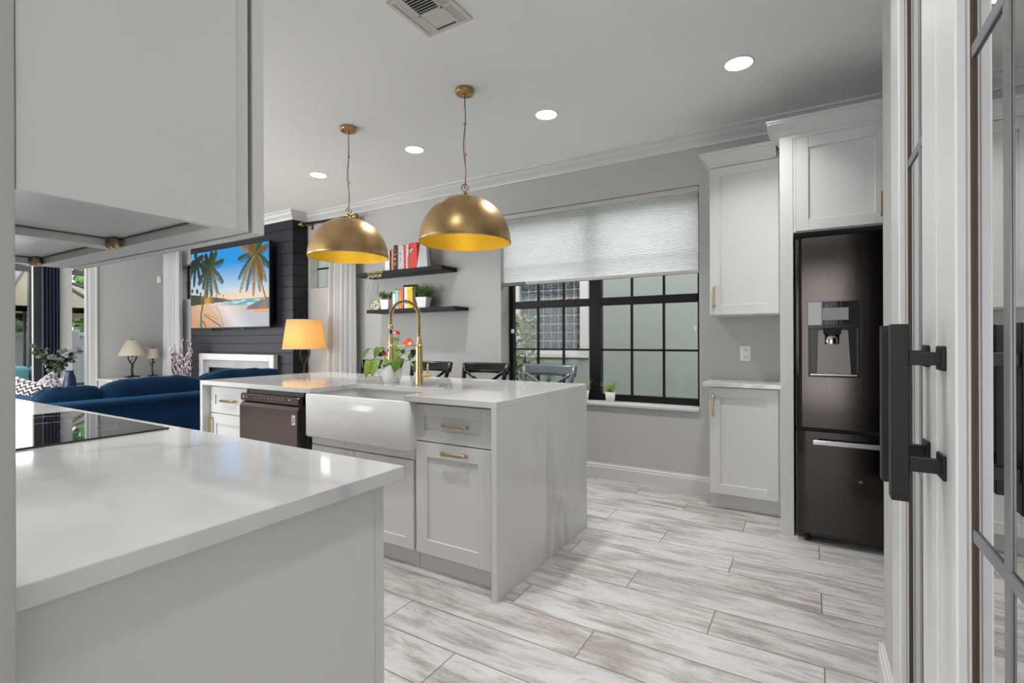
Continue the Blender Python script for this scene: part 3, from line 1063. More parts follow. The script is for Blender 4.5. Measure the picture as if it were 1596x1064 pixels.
def faucet():
    t = thing('kitchen_faucet', 'brushed gold spring-neck pull-down faucet standing behind the apron sink', 'faucet', (-2.105, 2.37, IT))
    bx, by = -2.105, 2.37
    dx, dy = -0.075 / 0.186, -0.17 / 0.186
    mb = MB()
    mb.lathe([(0.0245, IT), (0.0235, IT + 0.006), (0.0225, 1.05), (0.019, 1.17), (0.0135, 1.19), (0.0125, 1.215), (0.013, 1.217), (0.0, 1.218)], bx, by, 24)
    obj('body', mb, 'satin_gold', t)
    # centre path of the spring
    path = []
    R = 0.093
    for k in range(9):
        path.append(Vector((bx, by, 1.215 + (1.345 - 1.215) * k / 8)))
    for k in range(1, 25):
        a = pi * k / 24
        r = R - R * cos(a)
        path.append(Vector((bx + dx * r, by + dy * r, 1.345 + 0.093 * sin(a))))
    ex, ey = bx + dx * 2 * R, by + dy * 2 * R
    for k in range(1, 4):
        path.append(Vector((ex, ey, 1.345 - 0.02 * k)))
    obj('hose', MB().tube(path + [Vector((ex, ey, 1.235))], 0.0062, 10), 'black_paint', t)
    # helix around path
    seg = [0]
    for a, b in zip(path, path[1:]):
        seg.append(seg[-1] + (b - a).length)
    total = seg[-1]
    turns = 44
    side = Vector((dx, dy, 0)).cross(Vector((0, 0, 1))).normalized()
    pts = []
    nst = turns * 12
    j = 0
    for i in range(nst + 1):
        s_ = total * i / nst
        while j < len(seg) - 2 and seg[j + 1] < s_:
            j += 1
        f = (s_ - seg[j]) / (seg[j + 1] - seg[j])
        p = path[j].lerp(path[j + 1], f)
        d0 = (path[j + 1] - path[j]).normalized()
        up = side.cross(d0)
        a = 2 * pi * turns * i / nst
        pts.append(p + (side * cos(a) + up * sin(a)) * 0.0125)
    obj('spring_coil', MB().tube(pts, 0.0022, 6), 'satin_gold', t)
    obj('collar', MB().lathe([(0.013, 1.262), (0.0145, 1.264), (0.0145, 1.288), (0.012, 1.292)], ex, ey, 20), 'satin_gold', t)
    sp = obj('spray_head', MB().lathe([(0.0105, 1.235), (0.0125, 1.232), (0.0135, 1.17), (0.020, 1.082), (0.021, 1.078), (0.017, 1.077), (0, 1.077)], ex, ey, 24), 'satin_gold', t)
    v = Vector((-0.70, -0.71, 0))
    s = MB()
    M = Matrix.Rotation(atan2(v.y, v.x) + pi / 2, 4, 'Z')
    s.ball((ex + v.x * 0.0145, ey + v.y * 0.0145, 1.166), 0.006, None, (1, 0.6, 1.3), 2, M)
    s.ball((ex + v.x * 0.0165, ey + v.y * 0.0165, 1.135), 0.007, None, (1, 0.6, 2.1), 2, M)
    obj('spray_button', s, 'black_paint', sp)
    obj('holder_arm', MB().tube([(bx, by, 1.163), (ex, ey, 1.163)], 0.0042, 10).lathe([(0.018, 1.155), (0.018, 1.171), (0.015, 1.171), (0.015, 1.155)], ex, ey, 20, caps=False)
        .lathe([(0.0225, 1.155), (0.0225, 1.171), (0.019, 1.171), (0.019, 1.155)], bx, by, 20, caps=False), 'satin_gold', t)
    hz = 0.975
    ux, uy = 0.93, 0.37
    h = MB()
    h.tube([(bx, by, hz), (bx + ux * 0.058, by + uy * 0.058, hz)], 0.0145, 16)
    h.ball((bx + ux * 0.060, by + uy * 0.060, hz), 0.0155, None, (1, 1, 1), 2)
    h.tube([(bx + ux * 0.056, by + uy * 0.056, hz + 0.005), (bx + ux * 0.054, by + uy * 0.054, hz + 0.075)], 0.0055, 10)
    obj('lever', h, 'satin_gold', t)
    s = obj('air_switch', MB().lathe([(0.020, IT), (0.020, IT + 0.006), (0.017, IT + 0.009), (0, IT + 0.009)], -1.955, 2.372, 24), 'steel_grey')
    tag(s, 'small round metal air switch button on the island right of the faucet', 'button')


faucet()


def cooktop_side():
    # counter and base cabinets against the cooktop wall
    t = obj('counter_slab', MB().prism([(-3.58, 0.1885), (-0.790, 0.1885), (-0.790, 0.838), (-3.58, 0.838)], 0.884, IT, 'z', bev=0.0015), 'quartz')
    tag(t, 'white veined quartz countertop in the left foreground carrying the cooktop', 'countertop')
    t = thing('base_cabinet', 'white base cabinet run under the foreground counter with a plain end panel', 'cabinet', (-2.2, 0.5, 0))
    obj('body', MB().box(-3.56, -0.83, 0.1885, 0.795, 0.10, 0.883, 0.001), 'cabinet_paint', t)
    obj('end_panel', MB().box(-0.83, -0.812, 0.1885, 0.768, 0.0, 0.883, 0.001), 'cabinet_paint', t)
    obj('end_stile', MB().box(-0.833, -0.814, 0.7695, 0.798, 0.0, 0.883, 0.001), 'cabinet_paint', t)
    obj('toe_kick', MB().box(-3.56, -0.834, 0.25, 0.735, 0.0, 0.10), 'cabinet_paint', t)
    for k in range(5):
        a = -3.55 + k * 0.543
        obj('door', swapdoor(a, a + 0.538), 'cabinet_paint', t)

    c = thing('cooktop', 'black glass cooktop with thin steel rim set on the foreground counter', 'cooktop', (-2.16, 0.53, IT))
    obj('glass', MB().box(-2.53, -1.772, 0.275, 0.800, IT + 0.0005, IT + 0.006, 0.0012), 'black_glass', c)
    for i, (x, y, r) in enumerate(((-1.97, 0.41, 0.085), (-1.97, 0.66, 0.07), (-2.33, 0.41, 0.07), (-2.33, 0.66, 0.10))):
        obj('burner_ring', MB().tube([(x + r * cos(2 * pi * k / 40), y + r * sin(2 * pi * k / 40), IT + 0.0058) for k in range(40)], 0.0006, 4, closed=True), 'label_grey', c)

    # wall cabinets above
    def ucab(label, x0, x1, end_panel):
        t = thing('wall_cabinet', label, 'cabinet', ((x0 + x1) / 2, 0.33, 1.37), 'wall cabinets over the foreground counter')
        z0, z1 = 1.372, 2.43
        mb = MB()
        th = 0.018
        mb.box(x0, x0 + th, 0.1885, 0.458, z0, z1, 0.001).box(x1 - th, x1, 0.1885, 0.458, z0, z1, 0.001)
        mb.box(x0 + th, x1 - th, 0.1885, 0.458, z0 + 0.016, z0 + 0.034).box(x0 + th, x1 - th, 0.1885, 0.458, z1 - 0.02, z1)
        mb.box(x0 + th, x1 - th, 0.1885, 0.20, z0 + 0.03, z1)
        mb.box(x0 + 0.0005, x1 - 0.0005, 0.411, 0.4585, z0 - 0.0005, z0 + 0.03, 0.0008)
        obj('carcass', mb, 'cabinet_paint', t)
        obj('panel_gap', MB().box(x0 + th + 0.001, x0 + th + 0.0035, 0.19, 0.408, z0 + 0.0135, z0 + 0.0165).box(x0 + th, x1 - th, 0.4085, 0.4108, z0 + 0.0135, z0 + 0.0165), 'cabinet_gap', t)
        # adjustable bracket in the front left corner of the underside
        b = MB()
        bx, by = x0 + 0.032, 0.400
        b.box(bx - 0.010, bx + 0.006, by - 0.006, by + 0.006, z0 - 0.002, z0 + 0.016, 0.002)
        b.lathe([(0.006, z0 - 0.004), (0.0085, z0 - 0.001), (0.0085, z0 + 0.01)], bx - 0.012, by, 16).lathe([(0.004, z0 - 0.006), (0.007, z0 - 0.003), (0.0075, z0 + 0.01)], bx + 0.009, by, 16)
        obj('corner_bracket', b, 'champagne_bronze', t)
        d = MB(); shaker(d, -x1 + 0.003, -x0 - 0.003, z0 - 0.001, z1, 0.0, 0.020, 0.06)
        for v in d.bm.verts:
            v.co = Vector((-v.co.x, 0.487 - v.co.y, v.co.z))
        d = obj('door', d, 'cabinet_paint', t)
        if end_panel:
            obj('side_skin', MB().box(x1, x1 + 0.004, 0.1885, 0.437, z0 - 0.002, z1, 0.0008), 'cabinet_paint', t)
        return t
    ucab('white wall cabinet nearest the camera at upper left, showing its plain side panel', -1.118, -0.762, True)
    ucab('white wall cabinet behind the nearest one, only its underside and bracket visible', -1.512, -1.120, False)
    m = MB()
    m.prism([(0.458, 2.43), (0.484, 2.43), (0.49, 2.44), (0.54, 2.51), (0.54, 2.52), (0.1885, 2.52), (0.1885, 2.43)], -1.53, -0.758, 'x')
    tag(obj('cabinet_cornice', m, 'cabinet_paint'), 'white cornice moulding running above the foreground wall cabinets', 'moulding')


def swapdoor(x0, x1):
    d = MB(); shaker(d, -x1, -x0, 0.105, 0.872, 0.0, 0.020, 0.06)
    for v in d.bm.verts:
        v.co = Vector((-v.co.x, 0.817 - v.co.y, v.co.z))
    return d


cooktop_side()


def fridge_wall():
    # low cabinet with slab
    t = thing('base_cabinet', 'white single-door base cabinet between the kitchen window and the refrigerator panel', 'cabinet', (-0.39, 3.9, 0))
    obj('body', MB().box(-0.612, -0.158, 3.752, WY - 0.001, 0.105, 0.862, 0.001), 'cabinet_paint', t)
    obj('toe_kick', MB().box(-0.608, -0.158, 3.80, 4.0, 0.0, 0.105), 'cabinet_paint', t)
    d = obj('door', shaker(MB(), -0.608, -0.178, 0.112, 0.856, 3.73, rail=0.068), 'cabinet_paint', t)
    obj('pull', pull_v(-0.583, 0.733, 3.73), 'champagne_bronze', d)
    s = obj('cabinet_top', MB().box(-0.652, -0.157, 3.700, WY - 0.001, 0.863, 0.893, 0.002), 'quartz')
    tag(s, 'small white quartz slab on the base cabinet left of the refrigerator', 'countertop')
    # wall cabinet
    t = thing('wall_cabinet', 'white tall wall cabinet with a single door right of the kitchen window', 'cabinet', (-0.38, 3.9, 1.36))
    obj('body', MB().box(-0.606, -0.158, 3.751, WY - 0.001, 1.362, 2.412, 0.001).box(-0.600, -0.16, 3.76, WY - 0.002, 2.4, 2.47), 'cabinet_paint', t)
    d = obj('door', shaker(MB(), -0.604, -0.172, 1.368, 2.405, 3.73, rail=0.068), 'cabinet_paint', t)
    obj('pull', pull_v(-0.575, 1.497, 3.73), 'champagne_bronze', d)
    cr = MB()
    pr = [(0, 0), (0.0, 0.02), (0.006, 0.024), (0.020, 0.045), (0.052, 0.078), (0.058, 0.080), (0.058, 0.088), (0.064, 0.090), (0.064, 0.098), (0, 0.098)]
    def crown(mb, xl, xr, yf, yb, z, sc_):
        pts = [(o * sc_, h * sc_) for o, h in pr]
        bmt = bmesh.new()
        rows = []
        for o, h in pts:
            rows.append([bmt.verts.new((xl - o, yb, z + h)), bmt.verts.new((xl - o, yf - o, z + h)), bmt.verts.new((xr, yf - o, z + h))])
        for a, b in zip(rows, rows[1:]):
            bmt.faces.new((a[0], a[1], b[1], b[0])); bmt.faces.new((a[1], a[2], b[2], b[1]))
        zt = z + pts[-1][1]
        bmt.faces.new([bmt.verts.new(p) for p in ((xl - pts[-2][0], yb, zt), (xl - pts[-2][0], yf - pts[-2][0], zt), (xr, yf - pts[-2][0], zt), (xr, yb, zt))])
        bmesh.ops.recalc_face_normals(bmt, faces=bmt.faces)
        mb._add(bmt, None)
    crown(cr, -0.606, -0.185, 3.73, WY - 0.002, 2.40, 1.0)
    obj('cornice', cr, 'cabinet_paint', t)

    # refrigerator surround: side panel plus the cabinet above
    t = thing('refrigerator_surround', 'tall white refrigerator surround with side panel, upper cabinet and heavy cornice', 'cabinet', (0.35, 3.75, 0))
    obj('side_panel', MB().box(-0.155, -0.083, 3.463, WY - 0.001, 0.0, 2.44, 0.0015), 'cabinet_paint', t)
    obj('side_panel', MB().box(0.872, 0.944, 3.463, WY - 0.001, 0.0, 2.44, 0.0015), 'cabinet_paint', t)
    obj('body', MB().box(-0.083, 0.872, 3.481, WY - 0.001, 1.842, 2.44, 0.001).box(-0.0828, -0.070, 3.4665, 3.50, 1.843, 2.439).box(-0.0828, 0.872, 3.4655, 3.50, 2.4135, 2.4395), 'cabinet_paint', t)
    for a, b, hx in ((-0.068, 0.388, 0.352), (0.396, 0.862, 0.43)):
        d = obj('door', shaker(MB(), a, b, 1.848, 2.412, 3.46, rail=0.066), 'cabinet_paint', t)
        obj('pull', pull_v(hx, 1.955, 3.46, 0.135), 'antique_brass', d)
    cr = MB()
    crown(cr, -0.155, 0.944, 3.462, WY - 0.002, 2.414, 1.08)
    obj('cornice', cr, 'cabinet_paint', t)

    # refrigerator
    t = thing('refrigerator', 'dark stainless french-door refrigerator with ice and water dispenser in its left door', 'refrigerator', (0.38, 3.7, 0))
    X0, X1, yf, yb = -0.070, 0.838, 3.385, 3.455
    obj('case', MB().box(X0 + 0.005, X1 - 0.005, yb, 4.02, 0.04, 1.775, 0.004), 'label_black', t)

    def curved_door(x0, x1, z0, z1, hole=None):
        """slightly bowed front face with rounded outer edges"""
        def yy(x):
            c = (X0 + X1) / 2; h = (X1 - X0) / 2
            base = yf + 0.012 * ((x - c) / h) ** 2
            e = min(x - x0, x1 - x)
            r = 0.022
            if e < r:
                base += r - sqrt(max(0, r * r - (r - e) ** 2))
            return base
        xs = sorted(set([x0 + (x1 - x0) * k / 24 for k in range(25)] + [x0 + 0.003, x0 + 0.008, x1 - 0.003, x1 - 0.008] + ([hole[0], hole[1]] if hole else [])))
        zs = sorted(set([z0, z1] + ([hole[2], hole[3]] if hole else [])))
        b = bmesh.new()
        G = {}
        def V(x, z, back=False):
            k = (round(x, 5), round(z, 5), back)
            if k not in G:
                G[k] = b.verts.new((x, yb if back else yy(x), z))
            return G[k]
        for i in range(len(xs) - 1):
            for j in range(len(zs) - 1):
                cx = (xs[i] + xs[i + 1]) / 2; cz = (zs[j] + zs[j + 1]) / 2
                if hole and hole[0] < cx < hole[1] and hole[2] < cz < hole[3]:
                    continue
                b.faces.new((V(xs[i], zs[j]), V(xs[i + 1], zs[j]), V(xs[i + 1], zs[j + 1]), V(xs[i], zs[j + 1])))
            for z in (z0, z1):
                b.faces.new((V(xs[i], z), V(xs[i + 1], z), V(xs[i + 1], z, True), V(xs[i], z, True)))
        for x in (x0, x1):
            for j in range(len(zs) - 1):
                b.faces.new((V(x, zs[j]), V(x, zs[j + 1]), V(x, zs[j + 1], True), V(x, zs[j], True)))
        b.faces.new([b.verts.new(p) for p in ((x0, yb, z0), (x1, yb, z0), (x1, yb, z1), (x0, yb, z1))])
        bmesh.ops.recalc_face_normals(b, faces=b.faces)
        m = MB(); m._add(b, None, True)
        return m

    mid = (X0 + X1) / 2
    H = (-0.008, 0.242, 0.974, 1.412)
    d = obj('door', curved_door(X0, mid - 0.002, 0.678, 1.790, H), 'black_stainless', t)
    d.modifiers.new('e', 'EDGE_SPLIT').split_angle = radians(35)
    # dispenser
    q = MB()
    q.box(H[0] - 0.001, H[1] + 0.001, yf + 0.002, yf + 0.016, 1.275, H[3] + 0.001, 0.002)
    disp = obj('dispenser_display', q, 'black_glass', d)
    obj('display_window', MB().box(0.066, 0.190, yf + 0.0008, yf + 0.0025, 1.305, 1.375), 'label_grey', disp)
    q = MB()
    q.box(H[0], H[0] + 0.006, yf + 0.006, yb, H[2], 1.276).box(H[1] - 0.006, H[1], yf + 0.006, yb, H[2], 1.276)
    q.box(H[0], H[1], yf + 0.004, yb, H[2], H[2] + 0.012).box(H[0], H[1], yb - 0.004, yb, H[2], 1.41)
    q.box(H[0], H[1], yf + 0.012, yb, 1.26, 1.276)
    obj('dispenser_recess', q, 'black_gloss', d)
    q = MB(); q.prism([(0.042, 1.25), (0.192, 1.25), (0.207, 0.988), (0.034, 0.988)], yb - 0.018, yb - 0.006, 'y', bev=0.002)
    obj('dispenser_backplate', q, 'dark_steel', d)
    obj('ice_chute', MB().box(0.070, 0.155, yf + 0.02, yb - 0.01, 1.222, 1.262, 0.004), 'black_paint', d)
    obj('water_paddle', MB().lathe([(0.033, 1.165), (0.036, 1.17), (0.036, 1.222)], 0.112, yf + 0.042, 24, sy=0.6), 'chrome', d)
    obj('drip_tray', MB().box(H[0] + 0.01, H[1] - 0.01, yf + 0.006, yb - 0.01, H[2] + 0.010, H[2] + 0.018, 0.002), 'steel_grey', d)
    d = obj('door', curved_door(mid + 0.002, X1, 0.678, 1.790), 'black_stainless', t)
    d.modifiers.new('e', 'EDGE_SPLIT').split_angle = radians(35)
    obj('door_gasket', MB().box(X0 + 0.01, X1 - 0.01, yf + 0.03, yb, 0.650, 0.679), 'dark_slot', t)
    d = obj('freezer_drawer', curved_door(X0, X1, 0.062, 0.655), 'black_stainless', t)
    d.modifiers.new('e', 'EDGE_SPLIT').split_angle = radians(35)
    h = MB()
    h.prism([(yf - 0.045, 0.588), (yf - 0.045, 0.606), (yf - 0.036, 0.614), (yf - 0.020, 0.614), (yf - 0.020, 0.600), (yf - 0.034, 0.588)], 0.015, 0.755, 'x', bev=0.002)
    h.box(0.02, 0.045, yf - 0.03, yf + 0.012, 0.592, 0.612, 0.003).box(0.725, 0.75, yf - 0.03, yf + 0.012, 0.592, 0.612, 0.003)
    obj('drawer_handle', h, 'steel_grey', d)
    lg = MB()
    M = Matrix.Translation((0.25, yf - 0.0008, 0.395)) @ Matrix.Rotation(radians(90), 4, 'X')
    lg.box(0.236, 0.240, yf + 0.0005, yf + 0.003, 0.385, 0.398, 0, 'label_grey').box(0.243, 0.251, yf + 0.0005, yf + 0.003, 0.384, 0.387, 0, 'label_grey')
    lg.box(0.243, 0.246, yf + 0.0005, yf + 0.003, 0.391, 0.400, 0, 'label_grey').box(0.248, 0.252, yf + 0.0005, yf + 0.003, 0.392, 0.399, 0, 'label_grey')
    obj('maker_mark', lg, 'label_grey', d)
    g = MB().box(X0 + 0.02, X1 - 0.02, yf + 0.045, 3.6, 0.03, 0.066, 0.002)
    for k in range(18):
        g.box(X0 + 0.07 + k * 0.042, X0 + 0.09 + k * 0.042, yf + 0.035, yf + 0.05, 0.034, 0.058, 0.002)
    obj('base_grille', g, 'label_black', t)
    for x in (X0 + 0.06, X1 - 0.06):
        for y in (3.44, 3.95):
            Mx = Matrix.Translation((x, y, 0.022)) @ Matrix.Rotation(radians(90), 4, 'Y')
            obj('foot', MB().lathe([(0.022, -0.014), (0.022, 0.014)], 0, 0, 20, M=Mx), 'black_paint', t)

    # outlet
    o = thing('wall_outlet', 'white double wall outlet above the small quartz slab', 'outlet', (-0.408, WY, 1.03))
    obj('cover_plate', MB().box(-0.445, -0.372, WY - 0.007, WY - 0.0005, 1.032, 1.146, 0.003, seg=2), 'white_plastic', o)
    for z in (1.062, 1.116):
        s = obj('socket', MB().box(-0.424, -0.393, WY - 0.010, WY - 0.006, z - 0.016, z + 0.016, 0.004, seg=2), 'white_plastic', o)
        obj('slots', MB().box(-0.417, -0.4145, WY - 0.0107, WY - 0.0098, z - 0.004, z + 0.008).box(-0.4025, -0.400, WY - 0.0107, WY - 0.0098, z - 0.004, z + 0.008)
            .box(-0.4105, -0.4065, WY - 0.0107, WY - 0.0098, z - 0.012, z - 0.008), 'dark_slot', s)


fridge_wall()


def pantry_doors():
    def leaf(n, y0, y1, handle_y, hside):
        """leaf in the plane x=.2; y0<y1"""
        X = 0.200
        st = 0.135
        mb = MB()
        zb, zt = 0.012, 2.435
        for a, b in ((y0, y0 + st), (y1 - st, y1)):
            mb.box(X, X + 0.016, a, b, zb, zt, 0.003)
            mb.box(X + 0.016, X + 0.05, a, b, zb, zt)
        for a, b in ((zb, 0.17), (2.33, zt)):
            mb.box(X, X + 0.016, y0 + st - 0.001, y1 - st + 0.001, a, b, 0.003)
            mb.box(X + 0.016, X + 0.05, y0 + st - 0.001, y1 - st + 0.001, a, b)
        d = struct('door_%d' % n, mb, 'trim_paint')
        g0, g1 = y0 + st, y1 - st
        obj('door_glass', MB().box(X + 0.0225, X + 0.028, g0, g1, 0.17, 2.33), 'mirror_glass', d)
        q = MB()
        for a, b in ((g0, g0 + 0.006), (g1 - 0.006, g1)):
            q.box(X + 0.0185, X + 0.0224, a, b, 0.17, 2.33)
        obj('door_gasket', q, 'brown_gasket', d)
        mt = MB()
        ym = (g0 + g1) / 2
        mt.box(X + 0.0195, X + 0.0226, ym - 0.012, ym + 0.012, 0.17, 2.33, 0.0006)
        for z in (0.89, 1.648):
            mt.box(X + 0.0190, X + 0.0224, g0, g1, z - 0.010, z + 0.010, 0.0006)
        obj('door_muntin', mt, 'muntin_grey', d)
        # pull handle
        hy = handle_y
        h = MB().box(0.125, 0.151, hy - 0.018, hy + 0.018, 0.910, 1.225, 0.0015)
        for z in (1.1635, 0.975):
            h.box(0.150, 0.1995, hy - 0.012, hy + 0.012, z - 0.0115, z + 0.0115, 0.001)
            h.box(0.194, 0.1998, hy - 0.026, hy + 0.026, z - 0.0205, z + 0.0225, 0.002)
        obj('door_handle', h, 'matte_black_metal', d)
    leaf(2, 0.586, 1.1785, 1.128, 1)
    leaf(3, 1.1805, 1.760, 1.262, -1)


pantry_doors()


# ------------------------------------------------------------------ ceiling fixtures
def fixtures():
    spots = [(-0.344, 3.12, 'the ceiling nearest the refrigerator'), (-1.586, 3.12, 'the ceiling right of the near pendant'),
             (-2.817, 3.12, 'the ceiling between the two pendants'), (-4.036, 3.12, 'the ceiling farthest left, beyond the far pendant')]
    hidden = [(-0.344, 1.35), (-1.586, 1.35), (-2.817, 1.0), (-4.036, 1.0), (-5.6, 1.0), (-7.2, 1.0), (-5.6, -1.2), (-7.2, -1.2), (-3.4, -1.2), (-7.2, 3.0)]  # added beams out of view, without fixtures, to brighten island and living room
    t = thing('recessed_downlight', 'lit round recessed downlight in ' + spots[0][2], 'ceiling light', (spots[0][0], spots[0][1], CEIL), 'recessed downlights in the kitchen ceiling')
    x, y = spots[0][:2]
    obj('trim_ring', MB().lathe([(0.082, CEIL - 0.0005), (0.081, CEIL - 0.003), (0.076, CEIL - 0.005), (0.074, CEIL - 0.0045), (0.074, CEIL - 0.0005)], x, y, 40, caps=False), 'trim_paint', t)
    obj('lens', MB().lathe([(0.0, CEIL - 0.0055), (0.070, CEIL - 0.0055), (0.0745, CEIL - 0.004)], x, y, 40, caps=False), 'downlight_lens', t)
    for sx, sy, w in spots[1:]:
        c = copy_tree(t)
        c.location = (sx, sy, CEIL)
        c['label'] = 'lit round recessed downlight in ' + w
    for sx, sy in [s[:2] for s in spots] + hidden:
        area_light('downlight_and_fill_beam', (sx, sy, CEIL - 0.010), (0, 0, 0), 0.12, 0.12, 6.8, (1.0, 0.985, 0.96), 'DISK', 104)

    # pendants
    def pendant(x, y, label):
        RZ = 1.812
        t = thing('dome_pendant', label, 'pendant light', (x, y, RZ), 'brass dome pendants over the island')
        R, H = 0.290, 0.292
        prof = []
        for k in range(25):
            a = (pi / 2) * k / 24
            prof.append((R * (cos(a) ** 0.92 if k < 24 else 0.0) + (0.0), RZ + H * sin(a) ** 1.0))
        prof = [(max(r, 0.0), z) for r, z in prof]
        prof[-1] = (0.0, RZ + H)
        s = obj('shade', MB().lathe([(R - 0.004, RZ - 0.001), (R + 0.001, RZ)] + prof[1:], x, y, 72, caps=False), 'brushed_brass', t)
        inner = [(r * 0.985, z - 0.004) for r, z in prof]
        inner[0] = (R - 0.004, RZ - 0.001)
        obj('lining', MB().lathe(inner, x, y, 72, caps=False), 'gold_lining', s)
        top = RZ + H
        obj('cap', MB().lathe([(0.028, top - 0.006), (0.026, top + 0.004), (0.014, top + 0.010), (0.013, top + 0.018), (0.018, top + 0.022), (0.016, top + 0.030), (0.006, top + 0.036), (0, top + 0.038)], x, y, 24), 'antique_brass', t)
        c = Vector((x, y, top + 0.058))
        obj('loop', MB().tube([c + Vector((0.021 * cos(2 * pi * k / 24), 0.008 * cos(2 * pi * k / 24), 0.024 * sin(2 * pi * k / 24))) for k in range(24)], 0.0038, 8, closed=True), 'antique_brass', t)
        zt = CEIL - 0.028
        pts = []
        for k in range(33):
            u = k / 32
            pts.append((x + 0.010 * sin(u * 9.5 + 0.6) * sin(pi * u), y + 0.003 * sin(u * 7), top + 0.05 + (zt - top - 0.05) * u))
        obj('cord', MB().tube(pts, 0.0032, 6), 'dark_cord', t)
        obj('support_wire', MB().tube([(x + 0.004, y, top + 0.075), (x + 0.004, y, zt)], 0.0011, 5), 'antique_brass', t)
        for u in (0.36, 0.68):
            z = top + 0.05 + (zt - top - 0.05) * u
            obj('cord_clip', MB().box(x - 0.006, x + 0.012, y - 0.005, y + 0.005, z - 0.007, z + 0.007, 0.001), 'antique_brass', t)
        obj('canopy', MB().lathe([(0.058, CEIL - 0.0005), (0.060, CEIL - 0.003), (0.060, CEIL - 0.026), (0.056, CEIL - 0.030), (0, CEIL - 0.030)], x, y, 40)
            .cyl(x, y, CEIL - 0.042, CEIL - 0.029, 0.008, 12), 'antique_brass', t)
        b = obj('socket', MB().cyl(x, y, top - 0.075, top - 0.006, 0.02, 16), 'antique_brass', t)
        obj('bulb', MB().ball((x, y, top - 0.100), 0.030, None, (1, 1, 1.15)), 'bulb_glow', b)
        l = bpy.data.lights.new('pendant_bulb', 'POINT')
        l.energy = 0.9; l.color = (1, 0.80, 0.50); l.shadow_soft_size = 0.03
        lo = bpy.data.objects.new('pendant_bulb', l); col.objects.link(lo); lo.location = (x, y, top - 0.15)
        return t
    pendant(-1.870, 2.54, 'brass dome pendant nearer the window, right one of the pair')
    pendant(-2.945, 2.54, 'brass dome pendant farther left, nearer the television')

    # ceiling register
    t = thing('ceiling_vent', 'square off-white ceiling air register with multi-way louvres', 'vent', (-1.56, 1.85, CEIL - 0.01))
    x0, x1, y0, y1 = -1.70, -1.418, 1.690, 1.996
    f = 0.022
    z0, z1 = CEIL - 0.010, CEIL - 0.001
    m = MB()
    m.box(x0, x0 + f, y0, y1, z0, z1, 0.002).box(x1 - f, x1, y0, y1, z0, z1, 0.002).box(x0 + f, x1 - f, y0, y0 + f, z0, z1, 0.002).box(x0 + f, x1 - f, y1 - f, y1, z0, z1, 0.002)
    a, b = x0 + f + 0.052, x1 - f - 0.052
    ym = (y0 + y1) / 2
    m.box(a - 0.006, a + 0.006, y0 + f, y1 - f, z0 + 0.001, z1).box(b - 0.006, b + 0.006, y0 + f, y1 - f, z0 + 0.001, z1)
    m.box(x0 + f, x1 - f, ym - 0.006, ym + 0.006, z0 + 0.001, z1)
    obj('frame', m, 'vent_paint', t)
    obj('backing', MB().box(x0 + f, x1 - f, y0 + f, y1 - f, CEIL - 0.0022, CEIL - 0.0008), 'dark_slot', t)
    s = MB()
    def slat_x(xa, xb, y, tilt):
        M = Matrix.Translation((0, y, CEIL - 0.0062)) @ Matrix.Rotation(tilt, 4, 'X')
        s.box(xa, xb, -0.0062, 0.0062, -0.0005, 0.0005, M=M)
    def slat_y(ya, yb, x, tilt):
        M = Matrix.Translation((x, 0, CEIL - 0.0062)) @ Matrix.Rotation(tilt, 4, 'Y')
        s.box(-0.0062, 0.0062, ya, yb, -0.0005, 0.0005, M=M)
    for k in range(7):
        slat_x(a + 0.006, b - 0.006, y0 + f + 0.012 + k * 0.0165, radians(28))
        slat_x(a + 0.006, b - 0.006, ym + 0.012 + k * 0.0165, radians(-14))
    for ya, yb in ((y0 + f, ym - 0.006), (ym + 0.006, y1 - f)):
        for k in range(3):
            slat_y(ya, yb, x0 + f + 0.010 + k * 0.0150, radians(-12))
            slat_y(ya, yb, b + 0.014 + k * 0.0150, radians(-32))
    obj('louvre', s, 'vent_paint', t)
    # wall motion sensor on end wall
    t = obj('motion_sensor', MB().box(EX + 0.0005, EX + 0.035, 3.935, 3.990, 2.14, 2.245, 0.008, seg=2), 'white_plastic')
    tag(t, 'small white motion sensor high on the end wall left of the curtain', 'sensor')


fixtures()


